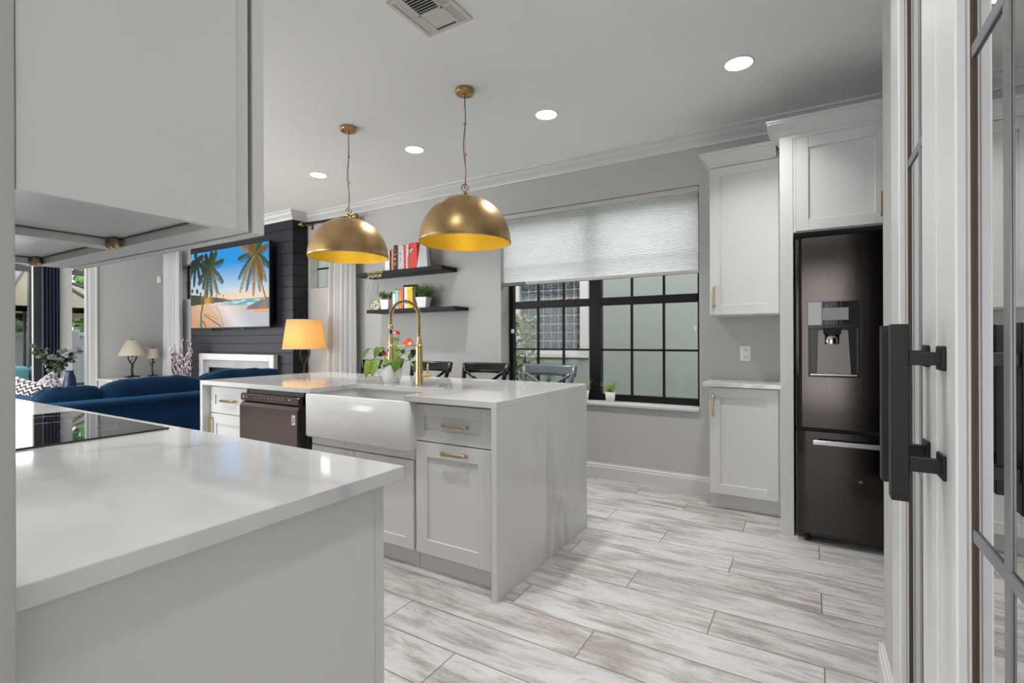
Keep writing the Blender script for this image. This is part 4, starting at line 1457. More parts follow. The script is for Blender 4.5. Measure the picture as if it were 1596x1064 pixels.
# ------------------------------------------------------------------ floating shelves and their contents
def shelves():
    s1, s2 = 1.932, 1.525
    a = obj('floating_shelf', MB().box(-4.290, -3.086, 3.800, WY - 0.0005, 1.890, s1, 0.0015), 'shelf_black')
    tag(a, 'black floating wall shelf, the upper one holding upright books and a white vase', 'shelf', 'black floating shelves')
    b = obj('floating_shelf', MB().box(-4.150, -2.945, 3.820, WY - 0.0005, 1.490, s2, 0.0015), 'shelf_black')
    tag(b, 'black floating wall shelf, the lower one holding potted greenery and books', 'shelf', 'black floating shelves')

    YF = 3.852
    def X(px):     # px column -> x at the book fronts (measured from the photograph's perspective)
        u = (px - 798) / 771.6
        r = (u * cos(radians(31)) - sin(radians(31))) / (u * sin(radians(31)) + cos(radians(31)))
        return r * YF
    def book(px0, px1, z, h, mat, label, group, lean=0.0, band=None, d=0.155, pages=True):
        x0, x1 = X(px0) + 0.0008, X(px1) - 0.0008
        t = thing('book', label, 'book', ((x0 + x1) / 2, YF, z), group)
        m = MB()
        th = min(0.0025, (x1 - x0) * 0.2)
        m.box(x0, x1, YF, YF + th, z, z + h, 0.0006)
        m.box(x0, x0 + th, YF + th * 0.5, YF + d, z, z + h).box(x1 - th, x1, YF + th * 0.5, YF + d, z, z + h)
        obj('cover', m, mat, t)
        obj('page_block', MB().box(x0 + th, x1 - th, YF + th, YF + d - 0.004, z + 0.003, z + h - 0.004), 'page_paper', t)
        for (f0, f1, bm_, w0, w1) in (band or []):
            q = MB()
            if 1:
                q.box(x0 + (x1 - x0) * w0, x0 + (x1 - x0) * w1, YF - 0.0007, YF + 0.0003, z + h * f0, z + h * f1, 0, bm_)
            obj('spine_print', q, 'label_black', t)
        if lean:
            t.rotation_euler = (0, lean, 0)
        return t
    G1, G2 = 'books on the upper shelf', 'books on the lower shelf'
    L = lambda d, sh: '%s on the %s floating shelf' % (d, sh)
    book(600.5, 607.5, s1, 0.215, 'book_white', L('white book, leftmost upright one', 'upper'), G1)
    book(607.8, 610.2, s1, 0.222, 'book_black', L('very thin black book beside the salmon one', 'upper'), G1)
    book(610.4, 613.8, s1, 0.232, 'book_salmon', L('slim salmon-orange book', 'upper'), G1, band=[(0.2, 0.25, 'book_black', 0.3, 0.7)])
    book(614.0, 618.6, s1, 0.268, 'book_black', L('tall black book with white spine marks', 'upper'), G1, band=[(0.62, 0.64, 'label_white', 0.1, 0.9), (0.42, 0.5, 'label_white', 0.3, 0.6), (0.72, 0.86, 'book_brown', 0.2, 0.8), (0.2, 0.33, 'label_grey', 0.3, 0.7)])
    book(618.8, 620.8, s1, 0.262, 'book_brown', L('thin tall brown book', 'upper'), G1)
    book(621.0, 627.8, s1, 0.262, 'book_grey', L('pale grey book with small spine text', 'upper'), G1, band=[(0.3, 0.5, 'label_grey', 0.35, 0.6), (0.6, 0.7, 'label_grey', 0.3, 0.7)])
    book(628.0, 632.8, s1, 0.248, 'book_red', L('red book with a white spine edge', 'upper'), G1, band=[(0.0, 1.0, 'label_white', 0.0, 0.28), (0.3, 0.34, 'label_black', 0.5, 0.8), (0.7, 0.74, 'label_black', 0.5, 0.8)])
    book(633.0, 637.3, s1, 0.255, 'book_cream', L('cream book left of the wide red one', 'upper'), G1, band=[(0.1, 0.5, 'book_black', 0.7, 0.9)])
    t = book(637.8, 650.5, s1, 0.268, 'book_red', L('wide red book with white script near the top', 'upper'), G1)
    q = MB()
    x0, x1 = X(637.8), X(650.5)
    q.tube([(x0 + 0.008 + 0.046 * k / 30, YF - 0.0012, s1 + 0.182 + 0.016 * sin(k * 1.15) + 0.0007 * k) for k in range(31)], 0.0026, 5, 'label_white')
    q.tube([(x0 + 0.010 + 0.034 * k / 20, YF - 0.0012, s1 + 0.165 + 0.006 * sin(k * 1.3)) for k in range(21)], 0.0014, 5, 'label_white')
    q.box(x0 + 0.004, x0 + 0.014, YF - 0.0010, YF - 0.0002, s1 + 0.155, s1 + 0.235, 0, 'label_black')
    obj('script_lettering', q, 'label_white', t)
    tb = book(665.5, 668.2, s1, 0.205, 'book_pink', L('thin red book standing behind the white vase', 'upper'), G1, d=0.03)
    tb.location = (-3.435, 3.995, s1)

    # white flask vase
    t = thing('flask_vase', 'white tapering square vase beside the wide red book on the upper shelf', 'vase', (-3.375, 3.86, s1))
    m = MB()
    M = Matrix.Translation((-3.372, 3.875, 0))
    m.lathe([(0.078, s1), (0.080, s1 + 0.004), (0.062, s1 + 0.12), (0.042, s1 + 0.262), (0.036, s1 + 0.266), (0.036, s1 + 0.24)], 0, 0, 4, smooth=False, M=M @ Matrix.Rotation(radians(20), 4, 'Z') @ Matrix.Rotation(radians(45), 4, 'Z'))
    obj('body', m, 'grey_ceramic', t)
    obj('brass_knob', MB().ball((-3.455, 3.845, s1 + 0.235), 0.012).cyl(-3.455, 3.845, s1 + 0.21, s1 + 0.235, 0.005, 10), 'antique_brass', t)

    # hanging trinket below the front edge of the upper shelf
    t = thing('hanging_ornament', 'small beaded metal ornament hanging over the left end of the upper shelf', 'ornament', (-3.97, 3.79, 1.70))
    m = MB()
    rnd = random.Random(3)
    for k in range(13):
        x = -4.09 + 0.205 * (k % 7) / 6 + (0.015 if k > 6 else 0)
        z = 1.925 if k < 7 else 1.885
        m.tube([(x + 0.013 * cos(2 * pi * j / 12), 3.788 + 0.002 * (k % 3), z + 0.013 * sin(2 * pi * j / 12)) for j in range(12)], 0.003, 5, closed=True)
    obj('ring_band', m, 'gold_frame', t)
    for k in range(6):
        obj('bead', MB().ball((-4.085 + 0.038 * k, 3.786, 1.868 + 0.01 * (k % 2)), 0.008), 'chrome', t)
    m = MB()
    for x, dx, l in ((-4.06, -0.045, 0.16), (-3.93, -0.02, 0.17)):
        m.tube([(x, 3.787, 1.865), (x + dx * 0.3, 3.787, 1.865 - l * 0.5), (x + dx, 3.787, 1.865 - l)], 0.0013, 4)
        for j in range(5):
            u = 0.5 + j * 0.12
            p = Vector((x + dx * u, 3.787, 1.865 - l * u))
            m.leaf(p, p + Vector((0.010 * (-1) ** j, -0.003, -0.016)), 0.007)
    obj('dangling_strand', m, 'leaf_grey', t)

    # lower shelf
    t = thing('picture_frame', 'small gold picture frame at the left end of the lower floating shelf', 'picture frame', (-4.06, 3.87, s2))
    m = MB()
    x0, x1, zt = -4.125, -3.998, s2 + 0.098
    m.box(x0, x0 + 0.022, 3.865, 3.88, s2, zt, 0.002).box(x1 - 0.022, x1, 3.865, 3.88, s2, zt, 0.002).box(x0, x1, 3.865, 3.88, s2, s2 + 0.020, 0.002).box(x0, x1, 3.865, 3.88, zt - 0.020, zt, 0.002)
    obj('frame', m, 'gold_frame', t)
    obj('photo', MB().box(x0 + 0.02, x1 - 0.02, 3.870, 3.878, s2 + 0.018, zt - 0.018), 'photo_print', t)
    obj('easel_back', MB().prism([(3.88, s2 + 0.08), (3.88, s2 + 0.06), (3.925, s2), (3.93, s2)], -4.07, -4.05, 'x'), 'label_black', t)

    book(612.0, 616.3, s2, 0.215, 'book_white', L('white book with teal top and bottom bands', 'lower'), G2, band=[(0.75, 1.0, 'book_teal', 0, 1), (0.0, 0.22, 'book_teal', 0, 1)])
    book(616.5, 621.5, s2, 0.205, 'book_paleblue', L('pale blue book with a dark cap', 'lower'), G2, band=[(0.97, 1.0, 'label_black', 0, 1)])
    book(622.0, 625.8, s2, 0.212, 'book_orange', L('slim orange book', 'lower'), G2, band=[(0.96, 1.0, 'book_brown', 0, 1), (0.4, 0.6, 'book_yellow', 0.35, 0.65)])
    book(626.0, 628.6, s2, 0.210, 'book_pink', L('thin pink-red book next to the black-covered one', 'lower'), G2)
    # black covered folder standing open
    t = thing('book', 'large book with black cover and cream pages on the lower floating shelf', 'book', (-3.72, YF, s2), G2)
    xa, xb = X(628.9), X(646.5)
    obj('cover', MB().box(xa, xa + 0.006, YF, YF + 0.06, s2, s2 + 0.245, 0.001).box(xa, xb, YF + 0.052, YF + 0.058, s2 + 0.0, s2 + 0.245, 0.001).box(xa, xb, YF + 0.005, YF + 0.058, s2 + 0.238, s2 + 0.245, 0.001), 'book_black', t)
    obj('page_block', MB().box(xa + 0.007, X(634.4), YF + 0.004, YF + 0.050, s2, s2 + 0.225), 'page_paper', t)
    book(634.8, 643.6, s2, 0.222, 'book_yellow', L('bright yellow book', 'lower'), G2, band=[(0.2 + 0.1 * k, 0.22 + 0.1 * k, 'label_black', 0.2, 0.7) for k in range(7)] + [(0.0, 0.9, 'book_orange', 0.86, 1.0)], d=0.045)
    book(644.2, 648.2, s2, 0.21, 'book_darkbrown', L('dark brown book beside the right grass pot', 'lower'), G2, d=0.04)

    def grass_pot(x, y, z, r0, r1, h, gl, gw, label, seed, square=True, leafmat='leaf_mid', group=None, tall=0.0):
        rnd = random.Random(seed)
        t = thing('potted_grass', label, 'potted plant', (x, y, z), group)
        n = 4 if square else 28
        M = Matrix.Translation((x, y, z)) @ Matrix.Rotation(radians(45 + 12) if square else 0, 4, 'Z')
        k = sqrt(2) if square else 1
        pr = [(r0 * k, 0.0), (r1 * k, h), (r1 * k * 0.9, h), (r1 * k * 0.86, h - 0.012), (0.0, h - 0.012)]
        obj('pot', MB().lathe(pr, 0, 0, n, smooth=not square, M=M), 'white_ceramic', t)
        obj('soil', MB().lathe([(0, h - 0.010), (r1 * 0.84, h - 0.010)], x, y, 16, M=Matrix.Translation((0, 0, z)), caps=False), 'soil', t)
        m = MB()
        for i in range(gl):
            a = rnd.uniform(0, 2 * pi)
            rr = r1 * 0.7 * sqrt(rnd.random())
            b = Vector((x + rr * cos(a), y + rr * sin(a), z + h - 0.012))
            out = rnd.uniform(0.15, 1.0)
            tip = b + Vector((cos(a) * gw * out, sin(a) * gw * out * 0.7, (gw * rnd.uniform(0.45, 1.0) + tall)))
            tip.y = min(tip.y, WY - 0.01) if y < WY else min(tip.y, 4.19)
            mid = b.lerp(tip, 0.5) + Vector((0, 0, gw * 0.18))
            if square:
                # fine ferny sprigs
                m.tube([b, mid, tip], 0.0012, 4)
                for j in range(6):
                    u = 0.35 + 0.12 * j
                    p = b.lerp(tip, u) + Vector((0, 0, gw * 0.18 * 4 * u * (1 - u)))
                    q = Vector((rnd.uniform(-1, 1), rnd.uniform(-1, 1), rnd.uniform(-0.1, 1))).normalized() * 0.024
                    e = p + q
                    e.y = min(e.y, WY - 0.006)
                    m.leaf(p, e, 0.009, n=3)
            else:
                m.leaf(b, mid, 0.006, n=3, droop=0.0)
                m.leaf(mid - (mid - b) * 0.05, tip, 0.0055, n=3, droop=0.0)
        obj('foliage', m, leafmat, t)
        return t
    grass_pot(-3.925, 3.90, s2, 0.040, 0.055, 0.105, 55, 0.095, 'green ferny plant in a white square pot left of the books on the lower shelf', 11)
    grass_pot(-3.402, 3.90, s2, 0.042, 0.062, 0.110, 75, 0.125, 'green ferny plant in a white square pot right of the books on the lower shelf', 12)
    # window sill pots
    grass_pot(-1.478, 4.105, 0.6553, 0.036, 0.045, 0.088, 60, 0.11, 'white pot of pale green grass on the kitchen window sill below the central post', 13, False, 'leaf_bright')
    grass_pot(-1.730, 4.13, 0.6553, 0.036, 0.045, 0.088, 45, 0.12, 'white pot of grass on the sill, its tips showing above the island corner', 14, False, 'leaf_bright')
    # spider plant behind the chair
    t = thing('potted_grass', 'dark teal striped arching plant on the sill behind the haze-grey chair', 'potted plant', (-2.15, 4.14, 0.6553))
    obj('pot', MB().lathe([(0.034, 0.6553), (0.044, 0.75), (0.04, 0.75), (0.038, 0.74), (0, 0.74)], -2.09, 4.13, 24), 'white_ceramic', t)
    m = MB()
    rnd = random.Random(5)
    for i in range(34):
        a = rnd.uniform(0, 2 * pi)
        R = rnd.uniform(0.04, 0.10)
        H = rnd.uniform(0.08, 0.15)
        pts = []
        for j in range(7):
            u = j / 6
            pts.append(Vector((-2.09 + cos(a) * R * u, 4.13 + sin(a) * R * 0.6 * u, 0.74 + H * sin(pi * u * 0.75) * 1.1)))
        for p, q in zip(pts, pts[1:]):
            m.leaf(p, q + (q - p) * 0.15, 0.007, n=2, droop=0)
    obj('foliage', m, 'leaf_teal', t)


shelves()


def island_plant():
    bx, by = -2.394, 2.424
    t = thing('potted_anthurium', 'red-flowered anthurium with trailing green leaves in a white bowl pot on the island', 'potted plant', (bx, by, IT))
    obj('pot', MB().lathe([(0.048, IT), (0.050, IT + 0.002), (0.066, IT + 0.05), (0.074, IT + 0.118), (0.070, IT + 0.118), (0.066, IT + 0.10), (0, IT + 0.10)], bx, by, 36), 'white_ceramic', t)
    obj('soil', MB().lathe([(0, IT + 0.103), (0.065, IT + 0.103)], bx, by, 24, caps=False), 'soil', t)
    rt = Vector((cos(radians(31)), sin(radians(31)), 0))   # sideways direction of the arrangement
    fr = Vector((sin(radians(31)), -cos(radians(31)), 0))
    K = 0.00425
    c0 = Vector((bx, by, IT + 0.118))
    def P(px, py, d=0.0):
        return c0 + rt * ((px - 611) * K) + Vector((0, 0, (570 - py) * K)) + fr * d
    stems, leaves = MB(), MB()
    # (leaf base px,py  tip px,py, width px, depth, heart, mat)
    data = [((590, 560), (584, 588), 17, 0.04, 'leaf_bright'), ((577, 562), (575, 590), 9, 0.05, 'leaf_bright'), ((579, 543), (568, 560), 8, 0.03, 'leaf_mid'),
            ((592, 542), (587, 560), 9, 0.03, 'leaf_bright'), ((594, 543), (603, 546), 5, 0.02, 'leaf_mid'), ((604, 564), (603, 573), 10, 0.05, 'leaf_mid'),
            ((620, 545), (620, 562), 14, 0.02, 'leaf_bright'), ((622, 556), (620, 580), 15, 0.06, 'leaf_bright'), ((612, 562), (598, 570), 11, 0.05, 'leaf_bright'),
            ((619, 528), (612, 534), 6, 0.0, 'leaf_bright'), ((617, 534), (626, 530), 6, 0.0, 'leaf_bright'), ((645, 546), (643, 560), 9, -0.02, 'leaf_dark'),
            ((641, 552), (640, 564), 7, 0.0, 'leaf_mid'), ((600, 552), (590, 556), 8, 0.0, 'leaf_dark'), ((628, 560), (628, 575), 10, 0.03, 'leaf_mid'),
            ((608, 555), (612, 566), 12, -0.03, 'leaf_dark'), ((626, 546), (632, 552), 8, 0.0, 'leaf_mid'), ((583, 566), (578, 578), 9, 0.02, 'leaf_mid'),
            ((614, 548), (607, 556), 9, -0.02, 'leaf_mid'), ((648, 566), (646, 580), 6, 0.0, 'leaf_mid'), ((624, 538), (618, 546), 8, 0.02, 'leaf_bright')]
    for i, (a, b, w, d, mt) in enumerate(data):
        A, B = P(*a, d), P(*b, d + 0.02)
        nrm = fr * 0.85 + Vector((0, 0, 0.5)) + rt * (0.2 if i % 2 else -0.2)
        leaves.leaf(A, B, w * K, mt, nrm, 0.12, 0.12, heart=w > 8, n=7)
        mid = c0.lerp(A, 0.5) + Vector((0, 0, 0.03))
        stems.tube([c0 - Vector((0, 0, 0.015)), mid, A], 0.0016, 5)
    # long trailing stem over the left rim to the counter
    stems.tube([P(600, 572, 0.03), P(592, 576, 0.05), P(594, 584, 0.05), P(598, 594, 0.05)], 0.0015, 5)
    for q in ((622, 520), (636, 537), (600, 552), (646, 560)):
        A = P(*q)
        stems.tube([c0, c0.lerp(A, 0.5) + rt * 0.008, A], 0.0017, 5)
    obj('stem', stems, 'leaf_mid', t)
    obj('foliage', leaves, 'leaf_mid', t)
    def spathe(a, b, w, mat, spx):
        m = MB(); m.leaf(P(*a, 0.01), P(*b, 0.02), w * K, None, Vector((0, 0, 1)) + fr * 0.6, 0.25, 0.1, True, 8)
        s = obj('spathe', m, mat, t)
        A, B = P(*spx[0], 0.012), P(*spx[1], 0.012)
        obj('spadix', MB().tube([A, A.lerp(B, .5), B], [0.003, 0.003, 0.0012], 7), 'spadix', s)
    spathe((624, 522), (611, 518.5), 9, 'spathe_red', ((619, 517), (619.5, 512)))
    spathe((629, 537), (646, 538), 22, 'spathe_orange', ((631, 540), (640, 536)))
    spathe((598, 547), (601, 557), 6, 'spathe_red', ((600, 549), (604, 548)))


island_plant()


# ------------------------------------------------------------------ counter stools
def stools():
    def make(mat):
        """local origin on the floor under the seat centre; back towards +Y"""
        t = thing('counter_stool', '', 'stool', (0, 0, 0), 'cross-back counter stools behind the island')
        w = 0.200
        zt = 1.030
        # rear posts: leg and back upright in one piece, flaring outwards at the top
        for s in (-1, 1):
            pts = [(s * 0.185, 0.205, 0.0), (s * 0.175, 0.180, 0.30), (s * 0.170, 0.165, 0.60), (s * 0.172, 0.185, 0.75), (s * 0.180, 0.215, 0.90), (s * 0.196, 0.245, zt - 0.015)]
            obj('back_post', MB().tube(pts, [0.017, 0.017, 0.018, 0.018, 0.017, 0.015], 10), mat, t)
            obj('leg', MB().tube([(s * 0.195, -0.195, 0.0), (s * 0.17, -0.17, 0.62)], [0.015, 0.019], 10), mat, t)
        # curved crest rail
        def crest(u, v):
            x = (u - 0.5) * 2 * 0.203
            z = zt - 0.075 + 0.068 * v + 0.010 * (2 * u - 1) ** 2 * v - 0.008 * (2 * u - 1) ** 2
            y = 0.222 + 0.030 * v + 0.030 * (1 - (2 * u - 1) ** 2)
            return Vector((x, y, z))
        obj('crest_rail', MB().grid(crest, 20, 4, None, True, 0.022), mat, t)
        # crossed slats
        m = MB()
        for s in (-1, 1):
            m.tube([(s * 0.172, 0.226, 0.958), (s * 0.08, 0.232, 0.900), (0, 0.225, 0.845), (-s * 0.09, 0.205, 0.775), (-s * 0.165, 0.175, 0.68)], [0.012, 0.012, 0.013, 0.012, 0.011], 8)
        obj('cross_slat', m, mat, t)
        obj('seat', MB().box(-0.205, 0.205, -0.205, 0.19, 0.615, 0.655, 0.014, seg=3), mat, t)
        m = MB()
        m.tube([(-0.19, -0.188, 0.20), (0.19, -0.188, 0.20)], 0.011, 8)
        for s in (-1, 1):
            m.tube([(s * 0.188, -0.19, 0.28), (s * 0.178, 0.185, 0.28)], 0.010, 8)
        m.tube([(-0.178, 0.185, 0.34), (0.178, 0.185, 0.34)], 0.010, 8)
        obj('stretcher', m, mat, t)
        return t
    S = make('black_gloss')
    places = [(-2.105, 'black cross-back counter stool directly left of the kitchen window'),
              (-2.640, 'black cross-back counter stool showing just right of the gold faucet'),
              (-3.230, 'black cross-back counter stool partly hidden behind the anthurium pot')]
    for i, (x, lab) in enumerate(places):
        o = S if i == 0 else copy_tree(S)
        o.location = (x, 2.865, 0)
        o['label'] = lab
    g = make('haze_grey_gloss')
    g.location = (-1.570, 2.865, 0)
    g['label'] = 'cross-back counter stool coloured grey for window haze, standing against the bright window'


stools()


# ------------------------------------------------------------------ living room
def picture_colors(nu, nv):
    """beach at sunset: sky, sun, sea, sand, palms. Returns rows of linear colours (u right, v up)."""
    def lerp(a, b, t):
        t = max(0, min(1, t)); return tuple(x + (y - x) * t for x, y in zip(a, b))
    asp = 1.9 / 1.06
    img = [[None] * nu for _ in range(nv)]
    hz = 0.345
    for j in range(nv):
        v = (j + 0.5) / nv
        for i in range(nu):
            u = (i + 0.5) / nu
            n = noise.noise(Vector((u * 9, v * 30, 0)))
            if v > hz:
                t = (v - hz) / (1 - hz)
                c = lerp((1.0, 0.62, 0.30), (0.55, 0.68, 0.80), t / 0.22)
                if t > 0.22:
                    c = lerp((0.50, 0.66, 0.82), (0.01, 0.33, 0.85), (t - 0.22) / 0.5)
                right = max(0, (u - 0.5) * 0.8)
                c = lerp(c, (0.01, 0.34, 0.82), right * t * 1.4)
                if u < 0.3: c = lerp(c, (0.75, 0.80, 0.86), (0.3 - u) * 1.4 * (1 - t * 0.6))
                d = sqrt(((u - 0.235) * asp) ** 2 + (v - 0.375) ** 2)
                c = lerp(c, (1.0, 0.70, 0.20), max(0, 1 - d / 0.17) ** 1.5)
                c = lerp(c, (1.0, 0.95, 0.7), max(0, 1 - d / 0.05))
                cl = noise.noise(Vector((u * 5, v * 40, 3)))
                if 0.37 < v < 0.50 and u > 0.45: c = lerp(c, (0.95, 0.72, 0.66), max(0, cl) * 0.8)
            else:
                # sea on the right, sand on the left and foreground sheen
                shore = 0.60 - 1.1 * (hz - v) - 0.3 * (hz - v) ** 2
                if v > 0.27 and u > 0.28 + (hz - v) * 2.0:
                    c = lerp((0.02, 0.22, 0.33), (0.05, 0.42, 0.50), n * 0.5 + 0.5)
                    if n > 0.28: c = (0.55, 0.68, 0.72)
                    if u < 0.62: c = lerp(c, (0.75, 0.68, 0.62), (0.62 - u) / 0.25)
                else:
                    k = (hz - v) / hz
                    c = lerp((0.80, 0.52, 0.33), (0.75, 0.36, 0.11), k)
                    c = lerp(c, (0.42, 0.44, 0.50), (u - 0.30 - 0.12 * sin(k * 5)) * 2.4)
                    sheen = max(0, 1 - abs(u - 0.52 - 0.25 * (k - 0.5)) / 0.20)
                    c = lerp(c, (0.86, 0.84, 0.84), sheen * 0.85 * (1 - 0.4 * k))
                    # curling wave lines
                    w = abs(((u - 0.25) * 1.4) - (0.12 + 0.30 * abs(v - 0.27) ** 0.5))
                    if w < 0.012: c = lerp(c, (0.25, 0.25, 0.28), 0.5)
                    if u < 0.12: c = lerp(c, (0.30, 0.28, 0.33), (0.12 - u) * 3)
            # distant wooded headland
            hh = 0.345 + 0.105 * max(0, 1 - u / 0.52) ** 0.8 + 0.012 * noise.noise(Vector((u * 60, 0, 0)))
            lo = 0.33 - 0.03 * (1 - u / 0.55)
            if u < 0.56 and lo < v < hh:
                g = max(0, 1 - abs(u - 0.235) / 0.11)
                c = lerp((0.035, 0.035, 0.015), (0.85, 0.42, 0.03), g ** 1.5 * 0.9)
            # rocks at right
            rk = 0.20 + 0.12 * max(0, (u - 0.74) / 0.26) ** 0.6 + 0.02 * noise.noise(Vector((u * 40, v * 20, 8)))
            if u > 0.74 and v < rk + 0.02 and v > 0.205:
                c = lerp((0.06, 0.025, 0.02), (0.22, 0.10, 0.06), n + 0.4)
            if u > 0.82 and 0.165 < v <= 0.205:
                c = (0.72, 0.32, 0.10)
            img[j][i] = c
    def stroke(pts, w0, w1, colr, K=60):
        for a in range(K + 1):
            s = a / K * (len(pts) - 1)
            k = min(int(s), len(pts) - 2); f = s - k
            x = pts[k][0] + (pts[k + 1][0] - pts[k][0]) * f
            y = pts[k][1] + (pts[k + 1][1] - pts[k][1]) * f
            w = w0 + (w1 - w0) * a / K
            for j in range(max(0, int((y - w) * nv)), min(nv, int((y + w) * nv) + 2)):
                for i in range(max(0, int((x - w / asp) * nu)), min(nu, int((x + w / asp) * nu) + 2)):
                    du = ((i + .5) / nu - x) * asp; dv = (j + .5) / nv - y
                    if du * du + dv * dv < w * w:
                        img[j][i] = colr
    def frond(cx, cy, ang, L, colr, droop, wid=0.022):
        K = 30
        P_ = [(cx + cos(ang) * L * k / K / asp, cy + sin(ang) * L * k / K - droop * (k / K) ** 2) for k in range(K + 1)]
        stroke(P_, 0.006, 0.003, colr, 40)
        for k in range(1, K + 1):
            t = k / K
            dx = (P_[k][0] - P_[k - 1][0]) * asp; dy = P_[k][1] - P_[k - 1][1]
            n_ = sqrt(dx * dx + dy * dy) + 1e-6
            dx /= n_; dy /= n_
            ll = wid * 2.1 * (sin(pi * min(1, 0.10 + t * 0.86)) ** 0.6)
            for sg in (1, -1):
                a2 = 0.75
                ex = dx * cos(a2) - sg * dy * sin(a2); ey = sg * dx * sin(a2) + dy * cos(a2)
                cc = tuple(q * (0.45 + 1.0 * R.random()) for q in colr)
                stroke([P_[k], (P_[k][0] + ex * ll / asp, P_[k][1] + ey * ll - ll * 0.45)], 0.0062, 0.0035, cc, 8)
    R = random.Random(4)
    dk = (0.012, 0.03, 0.008); gd = (0.16, 0.10, 0.015); gr = (0.03, 0.07, 0.012)
    # palm A (left) with crown near (.27,.80)
    stroke([(0.145, 0.165), (0.175, 0.33), (0.215, 0.52), (0.265, 0.80)], 0.017, 0.010, (0.06, 0.035, 0.02), 120)
    for a, L, dr in ((170, 0.20, .04), (150, .22, .02), (120, .20, 0), (75, .20, .0), (50, .25, 0), (15, .34, .02), (-20, .34, .10), (-50, .30, .12), (-80, .26, .12), (-105, .30, .10), (200, .30, .10), (225, .24, .10)):
        frond(0.268, 0.80, radians(a), L, R.choice([dk, gr, gd if a < 0 else dk]), dr, 0.034)
    # palm B far left, crown cut by the edge
    stroke([(0.20, 0.50), (0.13, 0.72), (0.075, 0.88)], 0.006, 0.005, (0.05, 0.03, 0.02), 60)
    for a, L, dr in ((190, .2, .08), (225, .25, .12), (260, .26, .10), (300, .24, .10), (340, .28, .10), (20, .2, .03), (90, .12, 0)):
        frond(0.07, 0.92, radians(a), L, dk, dr, 0.026)
    # palm C right
    stroke([(0.985, 0.27), (0.945, 0.40), (0.905, 0.58), (0.865, 0.84)], 0.015, 0.008, (0.10, 0.06, 0.03), 120)
    for a, L, dr in ((175, .38, .06), (155, .36, .02), (135, .26, 0), (100, .2, 0), (60, .2, 0), (25, .26, .02), (-15, .3, .10), (-45, .28, .14), (-75, .30, .16), (-100, .34, .16), (-125, .36, .14), (200, .40, .14), (215, .42, .20), (-60, .24, .12)):
        frond(0.855, 0.88, radians(a), L, R.choice([gr, gd, gr, (0.30, 0.17, 0.03)] if a != 60 else [gr]), dr, 0.032)
    # small distant palms
    for u, vv, s in ((0.02, 0.50, .03), (0.09, 0.49, .035), (0.14, .45, .025), (0.40, .43, .014), (0.36, .41, .012), (.45, .405, .012), (.28, .42, .012)):
        stroke([(u, 0.36), (u, vv)], 0.004, 0.003, (0.03, 0.02, 0.01), 20)
        stroke([(u, vv)] * 2, s, s, (0.03, 0.03, 0.015), 1)
    # tree shadow on the sand
    stroke([(0.147, 0.15), (0.145, 0.0)], 0.024, 0.034, (0.03, 0.22, 0.25), 60)
    stroke([(0.17, 0.09), (0.215, 0.01)], 0.010, 0.010, (0.15, 0.05, 0.03), 30)
    stroke([(0.185, 0.17), (0.42, 0.01)], 0.007, 0.010, (0.22, 0.10, 0.06), 90)
    stroke([(0.20, 0.18), (0.37, 0.11)], 0.005, 0.004, (0.35, 0.22, 0.16), 50)
    return img


